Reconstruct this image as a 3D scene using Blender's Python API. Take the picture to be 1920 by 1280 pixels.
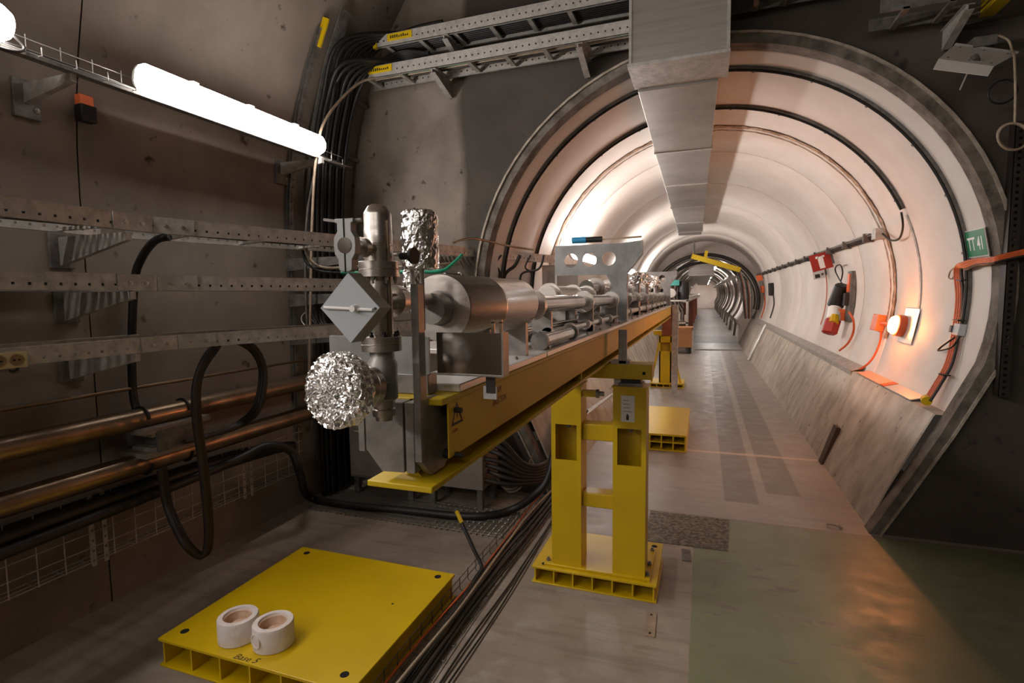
import bpy, math, random
from mathutils import Vector as V, Matrix
import numpy as np
rnd = random.Random(7)
PI = math.pi
for o in list(bpy.data.objects): bpy.data.objects.remove(o)
S = bpy.context.scene; COL = S.collection
# ------------------------------------------------------------------ camera
F = 1000.0; H = 1.5
dy = V((359, 90, -F)).normalized()
dx = -V((-2805, 50, -F)); dx = (dx - dx.dot(dy)*dy).normalized(); dz = dx.cross(dy)
RM = Matrix((dx, dy, dz))
CAM = V((0, 0, H))
cd = bpy.data.cameras.new('camera'); cam = bpy.data.objects.new('camera', cd); COL.objects.link(cam)
cd.sensor_fit = 'HORIZONTAL'; cd.sensor_width = 36; cd.lens = 36*F/1920; cd.clip_start = .02; cd.clip_end = 200
cam.matrix_world = Matrix.Translation(CAM) @ RM.to_4x4()
S.camera = cam
# ------------------------------------------------------------------ world, exposure, main light strengths
S.view_settings.view_transform = 'Standard'; S.view_settings.look = 'None'
S.view_settings.gamma = 1; S.view_settings.use_curve_mapping = False; S.view_settings.exposure = 1.25
w = bpy.data.worlds.new('world'); S.world = w; w.use_nodes = True
w.node_tree.nodes['Background'].inputs[0].default_value = (.5, .4, .33, 1); w.node_tree.nodes['Background'].inputs[1].default_value = .02
LAMP_E = 24.0; REAR_E = 12.0; TUN_E = 31.0; AMBER_E = 88.0
def area(name, loc, direction, sx, sy, power, col):
    l = bpy.data.lights.new(name, 'AREA'); l.shape = 'RECTANGLE'; l.size = sx; l.size_y = sy; l.energy = power; l.color = col
    o = bpy.data.objects.new(name, l); COL.objects.link(o); o.location = loc
    o.rotation_euler = V(direction).to_track_quat('-Z', 'Y').to_euler(); return o
# cavern lamps further back, out of frame, on the same line as the ones in view
WARM = (1.0, .90, .80)
# ------------------------------------------------------------------ pixel -> world helpers (1920x1280 frame)
def ray(px, py): return RM @ V((px-960, 640-py, -F))
def aX(px, py, X): r = ray(px, py); return CAM + r*(X/r.x)
def aY(px, py, Y): r = ray(px, py); return CAM + r*(Y/r.y)
def aZ(px, py, Z): r = ray(px, py); return CAM + r*((Z-H)/r.z)
R0 = 1.57; CZ = 1.49
def aW(px, py, rr=R0):            # meets the tunnel vault
    r = ray(px, py); a = r.x**2+r.z**2; b = 2*r.z*(H-CZ); c = (H-CZ)**2-rr*rr
    t = (-b+math.sqrt(b*b-4*a*c))/(2*a); return CAM+r*t
# ------------------------------------------------------------------ materials
def srgb(h):
    c = [int(h[i:i+2], 16)/255 for i in (0, 2, 4)]
    return [x/12.92 if x <= .04045 else ((x+.055)/1.055)**2.4 for x in c]
def mat(name, col, rough=.5, metal=0, col2=None, nscale=6, nlo=.35, nhi=.65, bump=0, bscale=40, stretch=None, emis=None, es=0, trans=0, spec=None, rough2=None, alpha=None, fleck=None, fscale=25):
    m = bpy.data.materials.new(name); m.use_nodes = True; nt = m.node_tree; N = nt.nodes; L = nt.links
    b = N['Principled BSDF']
    if isinstance(col, str): col = srgb(col)
    if isinstance(col2, str): col2 = srgb(col2)
    b.inputs['Base Color'].default_value = (*col, 1); b.inputs['Roughness'].default_value = rough; b.inputs['Metallic'].default_value = metal
    if spec is not None: b.inputs['Specular IOR Level'].default_value = spec
    if trans: b.inputs['Transmission Weight'].default_value = trans
    geo = N.new('ShaderNodeNewGeometry'); vec = geo.outputs['Position']
    if stretch:
        mp = N.new('ShaderNodeVectorMath'); mp.operation = 'MULTIPLY'; L.new(vec, mp.inputs[0]); mp.inputs[1].default_value = stretch; vec = mp.outputs[0]
    if col2 is not None:
        n = N.new('ShaderNodeTexNoise'); n.inputs['Scale'].default_value = nscale; n.inputs['Detail'].default_value = 8; n.inputs['Roughness'].default_value = .62
        L.new(vec, n.inputs['Vector'])
        r = N.new('ShaderNodeMapRange'); r.inputs[1].default_value = nlo; r.inputs[2].default_value = nhi; L.new(n.outputs[0], r.inputs[0])
        x = N.new('ShaderNodeMix'); x.data_type = 'RGBA'; x.inputs[6].default_value = (*col, 1); x.inputs[7].default_value = (*col2, 1)
        L.new(r.outputs[0], x.inputs[0]); out = x.outputs[2]
        if fleck:
            n2 = N.new('ShaderNodeTexNoise'); n2.inputs['Scale'].default_value = fscale; n2.inputs['Detail'].default_value = 4; L.new(geo.outputs['Position'], n2.inputs['Vector'])
            r2 = N.new('ShaderNodeMapRange'); r2.inputs[1].default_value = .66; r2.inputs[2].default_value = .74; L.new(n2.outputs[0], r2.inputs[0])
            x2 = N.new('ShaderNodeMix'); x2.data_type = 'RGBA'; L.new(out, x2.inputs[6]); x2.inputs[7].default_value = (*srgb(fleck), 1); L.new(r2.outputs[0], x2.inputs[0]); out = x2.outputs[2]
        L.new(out, b.inputs['Base Color'])
        if rough2 is not None:
            r3 = N.new('ShaderNodeMapRange'); r3.inputs[1].default_value = nlo; r3.inputs[2].default_value = nhi; r3.inputs[3].default_value = rough; r3.inputs[4].default_value = rough2
            L.new(n.outputs[0], r3.inputs[0]); L.new(r3.outputs[0], b.inputs['Roughness'])
    if bump:
        n = N.new('ShaderNodeTexNoise'); n.inputs['Scale'].default_value = bscale; n.inputs['Detail'].default_value = 5; L.new(vec, n.inputs['Vector'])
        bp = N.new('ShaderNodeBump'); bp.inputs['Strength'].default_value = bump; bp.inputs['Distance'].default_value = .01
        L.new(n.outputs[0], bp.inputs['Height']); L.new(bp.outputs[0], b.inputs['Normal'])
    if emis is not None:
        b.inputs['Emission Color'].default_value = (*emis, 1); b.inputs['Emission Strength'].default_value = es
    return m
m_wall = mat('concrete_brown', '8d7f72', .85, col2='6f6358', nscale=1.1, bump=.15, bscale=14, fleck='3a2f27', fscale=9)
m_vault = mat('white_limewash', 'e6dcd4', .55, col2='d9cdc3', nscale=1.6, bump=.05, bscale=20, rough2=.7)
m_kick = mat('kick_concrete', 'c4b9ac', .75, col2='9a8d7e', nscale=3.2, bump=.2, bscale=22, stretch=(.9, 1.5, .9), fleck='6c5c4c', fscale=13)
m_rim = mat('rim_concrete', '7d746a', .85, col2='4c443c', nscale=9, bump=.4, bscale=30)
m_rimedge = mat('rim_edge', 'b5a898', .8, col2='8b7d6d', nscale=14, bump=.3)
m_mortar = mat('brown_mortar', '8a6a50', .9, col2='b99d86', nscale=16, nlo=.42, nhi=.58, bump=.8, bscale=45)
m_groove = mat('joint_dark', '6e5b4c', .9)
m_yel = mat('yellow_paint', 'd2ae00', .38, col2='c8a404', nscale=3, bump=.03, bscale=60)
m_yels = mat('yellow_side_panel', 'e2b61c', .55, col2='d9ae16', nscale=3)
m_yeld = mat('yellow_aged', 'c9a90a', .5, col2='bd9c08', nscale=4)
m_galv = mat('galvanised', 'c2bcb5', .42, .45, col2='a39d97', nscale=22, bump=.03, rough2=.6)
m_galvd = mat('galvanised_dull', '7a7570', .6, .35, col2='57534f', nscale=18)
m_steel = mat('stainless', 'd6cec6', .27, 1, col2='bfb5ab', nscale=5, stretch=(1, 1, 14), rough2=.4)
m_steelp = mat('polished_steel', 'b9b3ad', .09, 1, col2='8f8882', nscale=4, rough2=.16)
m_steeld = mat('machined_steel', 'a6a09a', .42, .55, col2='77726e', nscale=12)
m_plate = mat('bead_blast_plate', '9b9997', .5, .4, col2='7f7c79', nscale=9)
m_alu = mat('aluminium_foil', 'f4f2f0', .16, 1, bump=.35, bscale=110)
m_duct = mat('duct_steel', 'bdb7b2', .36, .8, col2='a39d98', nscale=3, stretch=(.6, .6, 9), rough2=.42, bump=.03, bscale=8)
m_table = mat('table_aluminium', 'e6e0da', .3, .45, col2='d8d0ca', nscale=4, rough2=.32, bump=.06, bscale=12)
m_blk = mat('black_rubber', '14110f', .5, col2='1f1a17', nscale=12)
m_blkd = mat('black_jacket_dusty', '231d19', .55, col2='30271f', nscale=20)
m_org = mat('orange_jacket', 'd4602a', .5, col2='b9501f', nscale=20)
m_orgbox = mat('orange_plastic', 'e8703c', .4)
m_beige = mat('beige_jacket', 'a8937c', .55, col2='8d7a66', nscale=20)
m_green = mat('green_jacket', '1f8a68', .4)
m_grnsign = mat('green_sign', '1f7a50', .4, col2='23805a', nscale=6)
m_white = mat('white_print', 'f2f0ee', .5)
m_sign = mat('sign_plate', 'd6cfc8', .45)
m_black = mat('black_print', '1a1714', .5)
m_copper = mat('brown_pipe', '94806a', .28, .85, col2='7a6650', nscale=7, rough2=.4)
m_rubgrey = mat('grey_enamel', '8b8178', .5, col2='7b7168', nscale=5)
m_box = mat('grey_box', 'b4b6b8', .4, col2='adafb1', nscale=5)
m_boxd = mat('grey_box_side', '9a948a', .45)
m_lever = mat('white_lever', 'e9e4df', .35)
m_ceram = mat('fired_ceramic', 'e2d8d2', .8, col2='d6c5ba', nscale=14, bump=.25, bscale=60)
m_ceramin = mat('ceramic_bore', 'd9bda6', .9, col2='c7a284', nscale=20, bump=.5, bscale=80)
m_boardo = mat('orange_tinted_board', 'dba083', .55)
m_red = mat('red_paint', 'a3261a', .45)
m_blue = mat('blue_handle', '2f8fc0', .4)
m_teal = mat('teal_paint', '2b6f64', .5)
m_wood = mat('crate_wood', 'c28a5c', .7, col2='a9744a', nscale=6, stretch=(1, 1, 10))
m_rust = mat('rust_red_steel', '94543a', .6)
m_cream = mat('cream_plastic', 'c9b48a', .5)
m_creamd = mat('cream_socket', '8a6f4c', .6)
m_dark = mat('dark_void', '0b0908', .9)
m_stainp = mat('faded_marker', '2a231d', .9)
m_spruce = mat('stain', '5a4a3c', .9)
m_lamp = mat('lit_diffuser', 'ffffff', .4, emis=(1, .955, .92), es=LAMP_E)
m_rlamp = mat('rear_fill_diffuser', 'ffffff', .4, emis=(1, .955, .92), es=REAR_E)
m_tlamp = mat('lit_tunnel_diffuser', 'ffffff', .4, emis=(1, .955, .925), es=TUN_E)
m_house = mat('lamp_housing', 'd9d4cc', .5)
m_amber = mat('amber_lens', 'ff9a3c', .3, emis=(1, .30, .07), es=AMBER_E)
m_amberbody = mat('amber_body', 'c4552a', .35)
m_clear = mat('scuffed_plastic', 'c8c4c0', .25, 0, col2='b0aaa5', nscale=20)
m_grate = mat('grating_wire', 'b9b2aa', .35, .9)
m_pit = mat('patched_asphalt', '5a534a', .95, col2='8d8272', nscale=38, nlo=.4, nhi=.6, bump=1.0, bscale=60)

def floor_mat():
    m = bpy.data.materials.new('cavern_floor'); m.use_nodes = True; nt = m.node_tree; N = nt.nodes; L = nt.links; b = N['Principled BSDF']
    geo = N.new('ShaderNodeNewGeometry'); sp = N.new('ShaderNodeSeparateXYZ'); L.new(geo.outputs['Position'], sp.inputs[0])
    def noise(sc, st=(1, 1, 1), det=8):
        q = N.new('ShaderNodeVectorMath'); q.operation = 'MULTIPLY'; L.new(geo.outputs['Position'], q.inputs[0]); q.inputs[1].default_value = st
        n = N.new('ShaderNodeTexNoise'); n.inputs['Scale'].default_value = sc; n.inputs['Detail'].default_value = det; n.inputs['Roughness'].default_value = .62; L.new(q.outputs[0], n.inputs['Vector']); return n.outputs[0]
    def mth(op, a, c=None, d=None):
        n = N.new('ShaderNodeMath'); n.operation = op
        for i, q in enumerate((a, c, d)):
            if q is None: continue
            if isinstance(q, (int, float)): n.inputs[i].default_value = q
            else: L.new(q, n.inputs[i])
        return n.outputs[0]
    def rng(a, lo, hi, o0=0., o1=1.):
        n = N.new('ShaderNodeMapRange'); L.new(a, n.inputs[0]); n.inputs[1].default_value = lo; n.inputs[2].default_value = hi; n.inputs[3].default_value = o0; n.inputs[4].default_value = o1; return n.outputs[0]
    def mix(f, a, c):
        n = N.new('ShaderNodeMix'); n.data_type = 'RGBA'
        for i, q in ((0, f), (6, a), (7, c)):
            if isinstance(q, (int, float)): n.inputs[i].default_value = q
            elif isinstance(q, str): n.inputs[i].default_value = (*srgb(q), 1)
            else: L.new(q, n.inputs[i])
        return n.outputs[2]
    def band(ax, lo, hi, wob=None, e=.006):
        a = ax if wob is None else mth('ADD', ax, wob)
        return mth('MULTIPLY', rng(a, lo-e, lo+e), rng(a, hi-e, hi+e, 1, 0))
    X, Y = sp.outputs[0], sp.outputs[1]
    n1 = noise(1.3); n2 = noise(7); n3 = noise(5, (.35, 3, 1)); n4 = noise(26)
    wob = mth('MULTIPLY', mth('SUBTRACT', n2, .5), .03)
    base = mix(rng(n1, .35, .65), 'a39485', '857769')
    base = mix(mth('MULTIPLY', rng(n3, .5, .66), .5), base, '6a5e53')
    base = mix(mth('MULTIPLY', rng(n2, .52, .66), .35), base, 'b3a799')
    # tunnel floor a little browner, streaked by traffic
    tun = rng(Y, 3.70, 3.74)
    base = mix(mth('MULTIPLY', tun, .45), base, '9c948b')
    # two darker strips down the tunnel floor
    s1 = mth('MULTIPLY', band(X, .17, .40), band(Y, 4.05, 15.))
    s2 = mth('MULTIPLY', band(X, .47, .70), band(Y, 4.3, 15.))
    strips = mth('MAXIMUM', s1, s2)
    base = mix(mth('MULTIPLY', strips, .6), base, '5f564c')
    # green paint before the tunnel mouth, chipped
    g = mth('MULTIPLY', rng(mth('ADD', X, mth('MULTIPLY', wob, .25)), -.034, -.028), rng(mth('ADD', Y, wob), 3.69, 3.71, 1, 0))
    chip = mth('MULTIPLY', rng(n3, .575, .60), rng(n2, .48, .53))
    crack = band(Y, 2.62, 2.66, mth('MULTIPLY', mth('SUBTRACT', n2, .5), .10), .01)
    crack = mth('MULTIPLY', crack, rng(noise(2.2, (1, .1, 1)), .47, .52))
    chips = mth('MAXIMUM', chip, crack)
    base = mix(mth('MULTIPLY', g, mth('MULTIPLY', chips, .8)), base, '685f55')
    gm = mth('MULTIPLY', g, mth('SUBTRACT', 1, mth('MULTIPLY', chips, .85)))
    green = mix(rng(n1, .35, .65), '7f8262', '6d7052')
    out = mix(gm, base, green)
    # pale hairline across the tunnel floor and expansion joint
    jl = mth('MULTIPLY', band(Y, 5.27, 5.33, wob, .008), band(X, -.9, 1.03))
    out = mix(mth('MULTIPLY', jl, .55), out, 'd8b8a0')
    j2 = band(Y, 3.70, 3.725, wob, .006)
    out = mix(mth('MULTIPLY', j2, .5), out, '5b5046')
    # black scuffs and drips
    out = mix(mth('MULTIPLY', rng(n4, .66, .72), .6), out, '4a4038')
    L.new(out, b.inputs['Base Color'])
    L.new(rng(n2, .35, .65, .30, .5), b.inputs['Roughness'])
    bp = N.new('ShaderNodeBump'); bp.inputs['Strength'].default_value = .12; bp.inputs['Distance'].default_value = .01; L.new(n4, bp.inputs['Height']); L.new(bp.outputs[0], b.inputs['Normal'])
    return m
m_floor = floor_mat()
def front_mat():
    m = mat('concrete_front', '8d8073', .85, col2='6a5f54', nscale=1.7, bump=.2, bscale=16, fleck='3c342d', fscale=11)
    nt = m.node_tree; N = nt.nodes; L = nt.links; b = N['Principled BSDF']
    src = b.inputs['Base Color'].links[0].from_socket
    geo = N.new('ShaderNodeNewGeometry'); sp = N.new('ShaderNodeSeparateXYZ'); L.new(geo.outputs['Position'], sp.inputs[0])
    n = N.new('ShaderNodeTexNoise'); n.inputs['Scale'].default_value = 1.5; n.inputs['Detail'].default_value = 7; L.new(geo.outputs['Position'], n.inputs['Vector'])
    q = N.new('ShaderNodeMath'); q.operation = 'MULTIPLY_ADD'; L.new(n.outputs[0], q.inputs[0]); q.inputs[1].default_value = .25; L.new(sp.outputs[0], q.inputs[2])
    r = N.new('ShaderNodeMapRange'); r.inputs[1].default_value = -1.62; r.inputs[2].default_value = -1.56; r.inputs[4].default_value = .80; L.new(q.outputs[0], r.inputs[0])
    # darker tone round the mouth and over the right-hand wall
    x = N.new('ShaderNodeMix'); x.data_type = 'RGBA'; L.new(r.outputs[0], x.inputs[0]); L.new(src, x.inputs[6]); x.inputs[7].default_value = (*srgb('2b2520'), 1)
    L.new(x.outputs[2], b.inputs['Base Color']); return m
m_front = front_mat()
# ------------------------------------------------------------------ mesh builder
def frame(d):
    d = V(d).normalized(); a = V((0, 0, 1)) if abs(d.z) < .9 else V((1, 0, 0))
    u = a.cross(d).normalized(); return u, d.cross(u)
class MB:
    def __init__(s): s.v = []; s.f = []
    def add(s, vs, fs):
        n = len(s.v); s.v += [tuple(p) for p in vs]; s.f += [tuple(i+n for i in f) for f in fs]; return s
    def box(s, x0, x1, y0, y1, z0, z1, M=None):
        vs = [V((x, y, z)) for x in (x0, x1) for y in (y0, y1) for z in (z0, z1)]
        if M: vs = [M @ p for p in vs]
        return s.add(vs, [(0, 1, 3, 2), (4, 6, 7, 5), (0, 4, 5, 1), (2, 3, 7, 6), (0, 2, 6, 4), (1, 5, 7, 3)])
    def bar(s, p, q, w, h, up=(0, 0, 1)):
        p, q = V(p), V(q); d = (q-p).normalized(); u = V(up).cross(d)
        if u.length < 1e-4: u = V((1, 0, 0)).cross(d)
        u.normalize(); n = d.cross(u); u = u*w/2; n = n*h/2
        vs = [e+a*u+b*n for e in (p, q) for a in (-1, 1) for b in (-1, 1)]
        return s.add(vs, [(0, 1, 3, 2), (4, 6, 7, 5), (0, 4, 5, 1), (2, 3, 7, 6), (0, 2, 6, 4), (1, 5, 7, 3)])
    def lathe(s, p, d, prof, n=24, caps=True):   # prof: (t along d, radius)
        p = V(p); d = V(d).normalized(); u, w_ = frame(d); vs = []; fs = []
        for t, r in prof:
            for k in range(n):
                a = 2*PI*k/n; vs.append(p+d*t+(u*math.cos(a)+w_*math.sin(a))*r)
        for i in range(len(prof)-1):
            for k in range(n):
                a = i*n+k; b = i*n+(k+1) % n; fs.append((a, b, b+n, a+n))
        if caps: fs.append(tuple(range(n))[::-1]); fs.append(tuple(range((len(prof)-1)*n, len(prof)*n)))
        return s.add(vs, fs)
    def cyl(s, p, q, r, n=16, r2=None):
        p, q = V(p), V(q); return s.lathe(p, q-p, [(0, r), ((q-p).length, r if r2 is None else r2)], n)
    def tube(s, pts, r, n=8, smooth=0, caps=True):
        pts = [V(p) for p in pts]
        if smooth: pts = crom(pts, smooth)
        u = None; vs = []; fs = []; m = len(pts)
        for i, p in enumerate(pts):
            t = (pts[min(i+1, m-1)]-pts[max(i-1, 0)]).normalized()
            if u is None: u, _ = frame(t)
            u = (u-t*u.dot(t)).normalized(); w_ = t.cross(u)
            for k in range(n):
                a = 2*PI*k/n; vs.append(p+(u*math.cos(a)+w_*math.sin(a))*r)
        for i in range(m-1):
            for k in range(n):
                a = i*n+k; b = i*n+(k+1) % n; fs.append((a, b, b+n, a+n))
        if caps: fs.append(tuple(range(n))[::-1]); fs.append(tuple(range((m-1)*n, m*n)))
        return s.add(vs, fs)
    def prism(s, poly, o, u, v, d):     # polygon in (u,v) at o, extruded by d
        o, u, v, d = V(o), V(u), V(v), V(d); n = len(poly)
        a = [o+u*x+v*y for x, y in poly]; vs = a+[p+d for p in a]
        fs = [tuple(range(n)), tuple(range(n, 2*n))[::-1]]+[(i, i+n, (i+1) % n+n, (i+1) % n) for i in range(n)]
        return s.add(vs, fs)
    def holed(s, o, u, v, W, Hh, holes, d, n=16):   # plate W x Hh with round/square holes split in columns; hole=(cx,cy,r)
        o, u, v, d = V(o), V(u).normalized(), V(v).normalized(), V(d)
        xs = [0]+[(holes[i][0]+holes[i+1][0])/2 for i in range(len(holes)-1)]+[W]
        for i, (cx, cy, r) in enumerate(holes):
            x0, x1 = xs[i], xs[i+1]; inn = []; out = []
            for k in range(n):
                a = 2*PI*(k+.5)/n; c, sn = math.cos(a), math.sin(a)
                rr = r/max(abs(c), abs(sn)) if n == 4 else r
                inn.append((cx+rr*c, cy+rr*sn) if n != 4 else (cx+r*(1 if c > 0 else -1), cy+r*(1 if sn > 0 else -1)))
                if n == 4: out.append((x1 if c > 0 else x0, Hh if sn > 0 else 0)); continue
                tx = ((x1-cx)/c if c > 0 else (x0-cx)/c) if abs(c) > 1e-6 else 1e9
                ty = ((Hh-cy)/sn if sn > 0 else (0-cy)/sn) if abs(sn) > 1e-6 else 1e9
                t = min(tx, ty); out.append((cx+t*c, cy+t*sn))
            if n != 4:   # snap nearest to the corners
                for X_, Y_ in ((x0, 0), (x0, Hh), (x1, 0), (x1, Hh)):
                    j = min(range(n), key=lambda q: (out[q][0]-X_)**2+(out[q][1]-Y_)**2); out[j] = (X_, Y_)
            vs = []
            for layer in (V((0, 0, 0)), d):
                vs += [o+u*x+v*y+layer for x, y in inn]+[o+u*x+v*y+layer for x, y in out]
            fs = []
            for k in range(n):
                k2 = (k+1) % n
                fs.append((k, k2, n+k2, n+k)); fs.append((2*n+k, 3*n+k, 3*n+k2, 2*n+k2)); fs.append((k, 2*n+k, 2*n+k2, k2))
                fs.append((n+k, n+k2, 3*n+k2, 3*n+k))
            s.add(vs, fs)
        return s
    def build(s, name, m, parent=None, smooth=35, bevel=0, **props):
        me = bpy.data.meshes.new(name); me.from_pydata(s.v, [], s.f); me.materials.append(m)
        if smooth:
            me.polygons.foreach_set('use_smooth', [True]*len(me.polygons)); me.set_sharp_from_angle(angle=math.radians(smooth))
        me.update()
        o = bpy.data.objects.new(name, me); COL.objects.link(o)
        if parent is not None: put(o, parent)
        if bevel:
            b = o.modifiers.new('bevel', 'BEVEL'); b.width = bevel; b.segments = 2; b.limit_method = 'ANGLE'; b.angle_limit = math.radians(50)
        for k, q in props.items(): o[k] = q
        return o
def put(o, parent):
    o.parent = parent
    if parent.type == 'EMPTY': o.matrix_parent_inverse = Matrix.Translation(parent.location).inverted()
def crom(P, k=6):
    out = []; n = len(P)
    for i in range(n-1):
        a, b, c, d = P[max(i-1, 0)], P[i], P[i+1], P[min(i+2, n-1)]
        for j in range(k):
            t = j/k; out.append(.5*((2*b)+(c-a)*t+(2*a-5*b+4*c-d)*t*t+(3*b-a-3*c+d)*t**3))
    return out+[P[-1]]
def thing(name, label, cat, loc=(0, 0, 0), group=None):
    o = bpy.data.objects.new(name, None); COL.objects.link(o); o.location = loc; o['label'] = label; o['category'] = cat; o.empty_display_size = .05
    if group: o['group'] = group
    return o
def tag(o, label, cat, group=None, kind=None):
    o['label'] = label; o['category'] = cat
    if group: o['group'] = group
    if kind: o['kind'] = kind
    return o
def copytree(r, delta, label, scale=None):
    c = r.copy(); COL.objects.link(c); c.location = r.location+V(delta); c['label'] = label
    def rec(a, b):
        for ch in list(a.children):
            d = ch.copy(); COL.objects.link(d); d.parent = b; rec(ch, d)
    rec(r, c); return c
def cable(name, label, cat, pts, r, m, group=None, n=8, smooth=6):
    return tag(MB().tube(pts, r, n, smooth).build(name, m, smooth=60), label, cat, group)
def text(body, size, m, o, u, v, parent, name='lettering', ext=.0008, bold=0, sx=1):
    cu = bpy.data.curves.new('t', 'FONT'); cu.body = body; cu.size = size; cu.extrude = ext; cu.offset = bold; cu.resolution_u = 2
    t = bpy.data.objects.new('t', cu); COL.objects.link(t); dg = bpy.context.evaluated_depsgraph_get(); dg.update()
    me = bpy.data.meshes.new_from_object(t.evaluated_get(dg)); bpy.data.objects.remove(t)
    u, v = V(u).normalized(), V(v).normalized(); w_ = u.cross(v)
    M = Matrix(((u.x*sx, v.x, w_.x, o[0]), (u.y*sx, v.y, w_.y, o[1]), (u.z*sx, v.z, w_.z, o[2]), (0, 0, 0, 1)))
    me.transform(M); me.materials.clear(); me.materials.append(m); me.name = name
    ob = bpy.data.objects.new(name, me); COL.objects.link(ob); put(ob, parent); return ob
def bolt(mb, p, d, r=.006, h=.006):
    d = V(d).normalized(); mb.lathe(p, d, [(0, r), (h, r)], 6); mb.lathe(V(p)+d*h, d, [(0, r*.55), (h*.9, r*.55)], 8)
def bolts(parent, pts, d, r=.006, h=.006, m=None, name='bolt'):
    d = V(d).normalized(); mb = MB(); bolt(mb, (0, 0, 0), d, r, h); first = mb.build(name, m or m_steeld)
    for i, p in enumerate(pts):
        o = first if i == 0 else first.copy()
        if i: COL.objects.link(o)
        o.location = V(p); put(o, parent)
def struct(mb, name, m, parent=None, smooth=35, bevel=0):
    o = mb.build(name, m, parent, smooth, bevel)
    if parent is None: o['kind'] = 'structure'
    return o
# ================================================================== SETTING
YF = 3.77; YB = -5.0; XR = 3.4; WX = -2.76
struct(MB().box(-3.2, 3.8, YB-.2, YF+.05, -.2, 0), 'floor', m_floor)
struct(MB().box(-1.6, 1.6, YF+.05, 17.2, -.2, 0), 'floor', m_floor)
# left vaulted wall; profile shared by floor, wall and ceiling
def wallx(z): return WX if z < 2.0 else WX+3.0*(1-math.sqrt(max(0, 1-((z-2)/3)**2)))
lp = [(WX, -.05), (WX, 1.0), (WX, 2.0)]+[(WX+3*(1-math.cos(a)), 2+3*math.sin(a)) for a in [math.radians(4*k) for k in range(1, 19)]]
def sheet(prof, y0, y1, n=1, out=.25):
    mb = MB(); ys = [y0+(y1-y0)*i/n for i in range(n+1)]; k = len(prof)
    vs = [(x, y, z) for y in ys for x, z in prof]
    return mb.add(vs, [(i*k+j, i*k+j+1, (i+1)*k+j+1, (i+1)*k+j) for i in range(n) for j in range(k-1)])
wl = bpy.data.objects.new('wall_left', None); COL.objects.link(wl); wl['kind'] = 'structure'
seams = [-5.0, -2.7, -.5, 1.72, YF]
for a, b in zip(seams[:-1], seams[1:]):
    sheet(lp, a+.003, b-.003).build('concrete_bay', m_wall, wl, smooth=50)
sheet([(x-.012, z) for x, z in lp], YB, YF).build('joint_backing', m_groove, wl, smooth=50)
cp = [lp[-1], (1.5, 4.95), (XR, 4.6)]
struct(sheet(cp, YB, YF), 'ceiling', m_wall)
struct(MB().box(XR, XR+.2, YB, YF, -.05, 4.7), 'wall_right', m_front)
struct(MB().box(-3.0, XR, YB-.2, YB, -.05, 5.0), 'wall_rear', m_wall)
# tunnel mouth profile
def prof(r, kick):      # right foot -> crown -> left foot
    a0 = math.asin((1.06-CZ)/1.63)
    R_ = [(x, z) for x, z in kick]+[(r*math.cos(a0+(PI/2-a0)*k/22), CZ+r*math.sin(a0+(PI/2-a0)*k/22)) for k in range(23)]
    return R_+[(-x, z) for x, z in R_[::-1]][1:]
outer = prof(1.63, [(1.044, 0), (1.186, .265), (1.381, .644)])
rimin = prof(1.575, [(.995, 0), (1.135, .265), (1.328, .644)])
n = len(outer); mb = MB(); ob = []
for x, z in outer:
    d = V((x, z-1.3)); ts = []
    if d.x > 1e-6: ts.append((XR-0)/d.x)
    if d.x < -1e-6: ts.append((-2.95)/d.x)
    if d.y > 1e-6: ts.append((5.2-1.3)/d.y)
    t = min(ts); ob.append((x*t, 1.3+d.y*t))
vs = [(x, YF, z) for x, z in outer]+[(x, YF, z) for x, z in ob]
mb.add(vs, [(i, i+1, n+i+1, n+i) for i in range(n-1)])
# corners
for cx, cz in ((XR, 5.2), (-2.95, 5.2)):
    js = [j for j in range(n-1) if (abs(ob[j][0]-cx) < .01) != (abs(ob[j+1][0]-cx) < .01)]
    for j in js: mb.add([(ob[j][0], YF, ob[j][1]), (ob[j+1][0], YF, ob[j+1][1]), (cx, YF, cz)], [(0, 1, 2)])
struct(mb, 'wall_front', m_front, smooth=0)
def band(mb, A, B, y0, y1):    # solid band between profile A (outer) and B (inner)
    k = len(A); vs = [(x, y0, z) for x, z in A]+[(x, y0, z) for x, z in B]+[(x, y1, z) for x, z in A]+[(x, y1, z) for x, z in B]
    fs = []
    for i in range(k-1):
        fs += [(i, i+1, k+i+1, k+i), (2*k+i, 3*k+i, 3*k+i+1, 2*k+i+1), (i, 2*k+i, 2*k+i+1, i+1), (k+i, k+i+1, 3*k+i+1, 3*k+i)]
    return mb.add(vs, fs)
rimo2 = prof(1.645, [(1.058, 0), (1.2, .265), (1.395, .644)])
t1 = struct(band(MB(), outer, rimin, YF-.015, YF+.10), 'trim_1', m_rim, smooth=30)
band(MB(), rimo2, outer, YF-.03, YF+.02).build('edge_bead', m_rimedge, t1, smooth=30)
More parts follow.
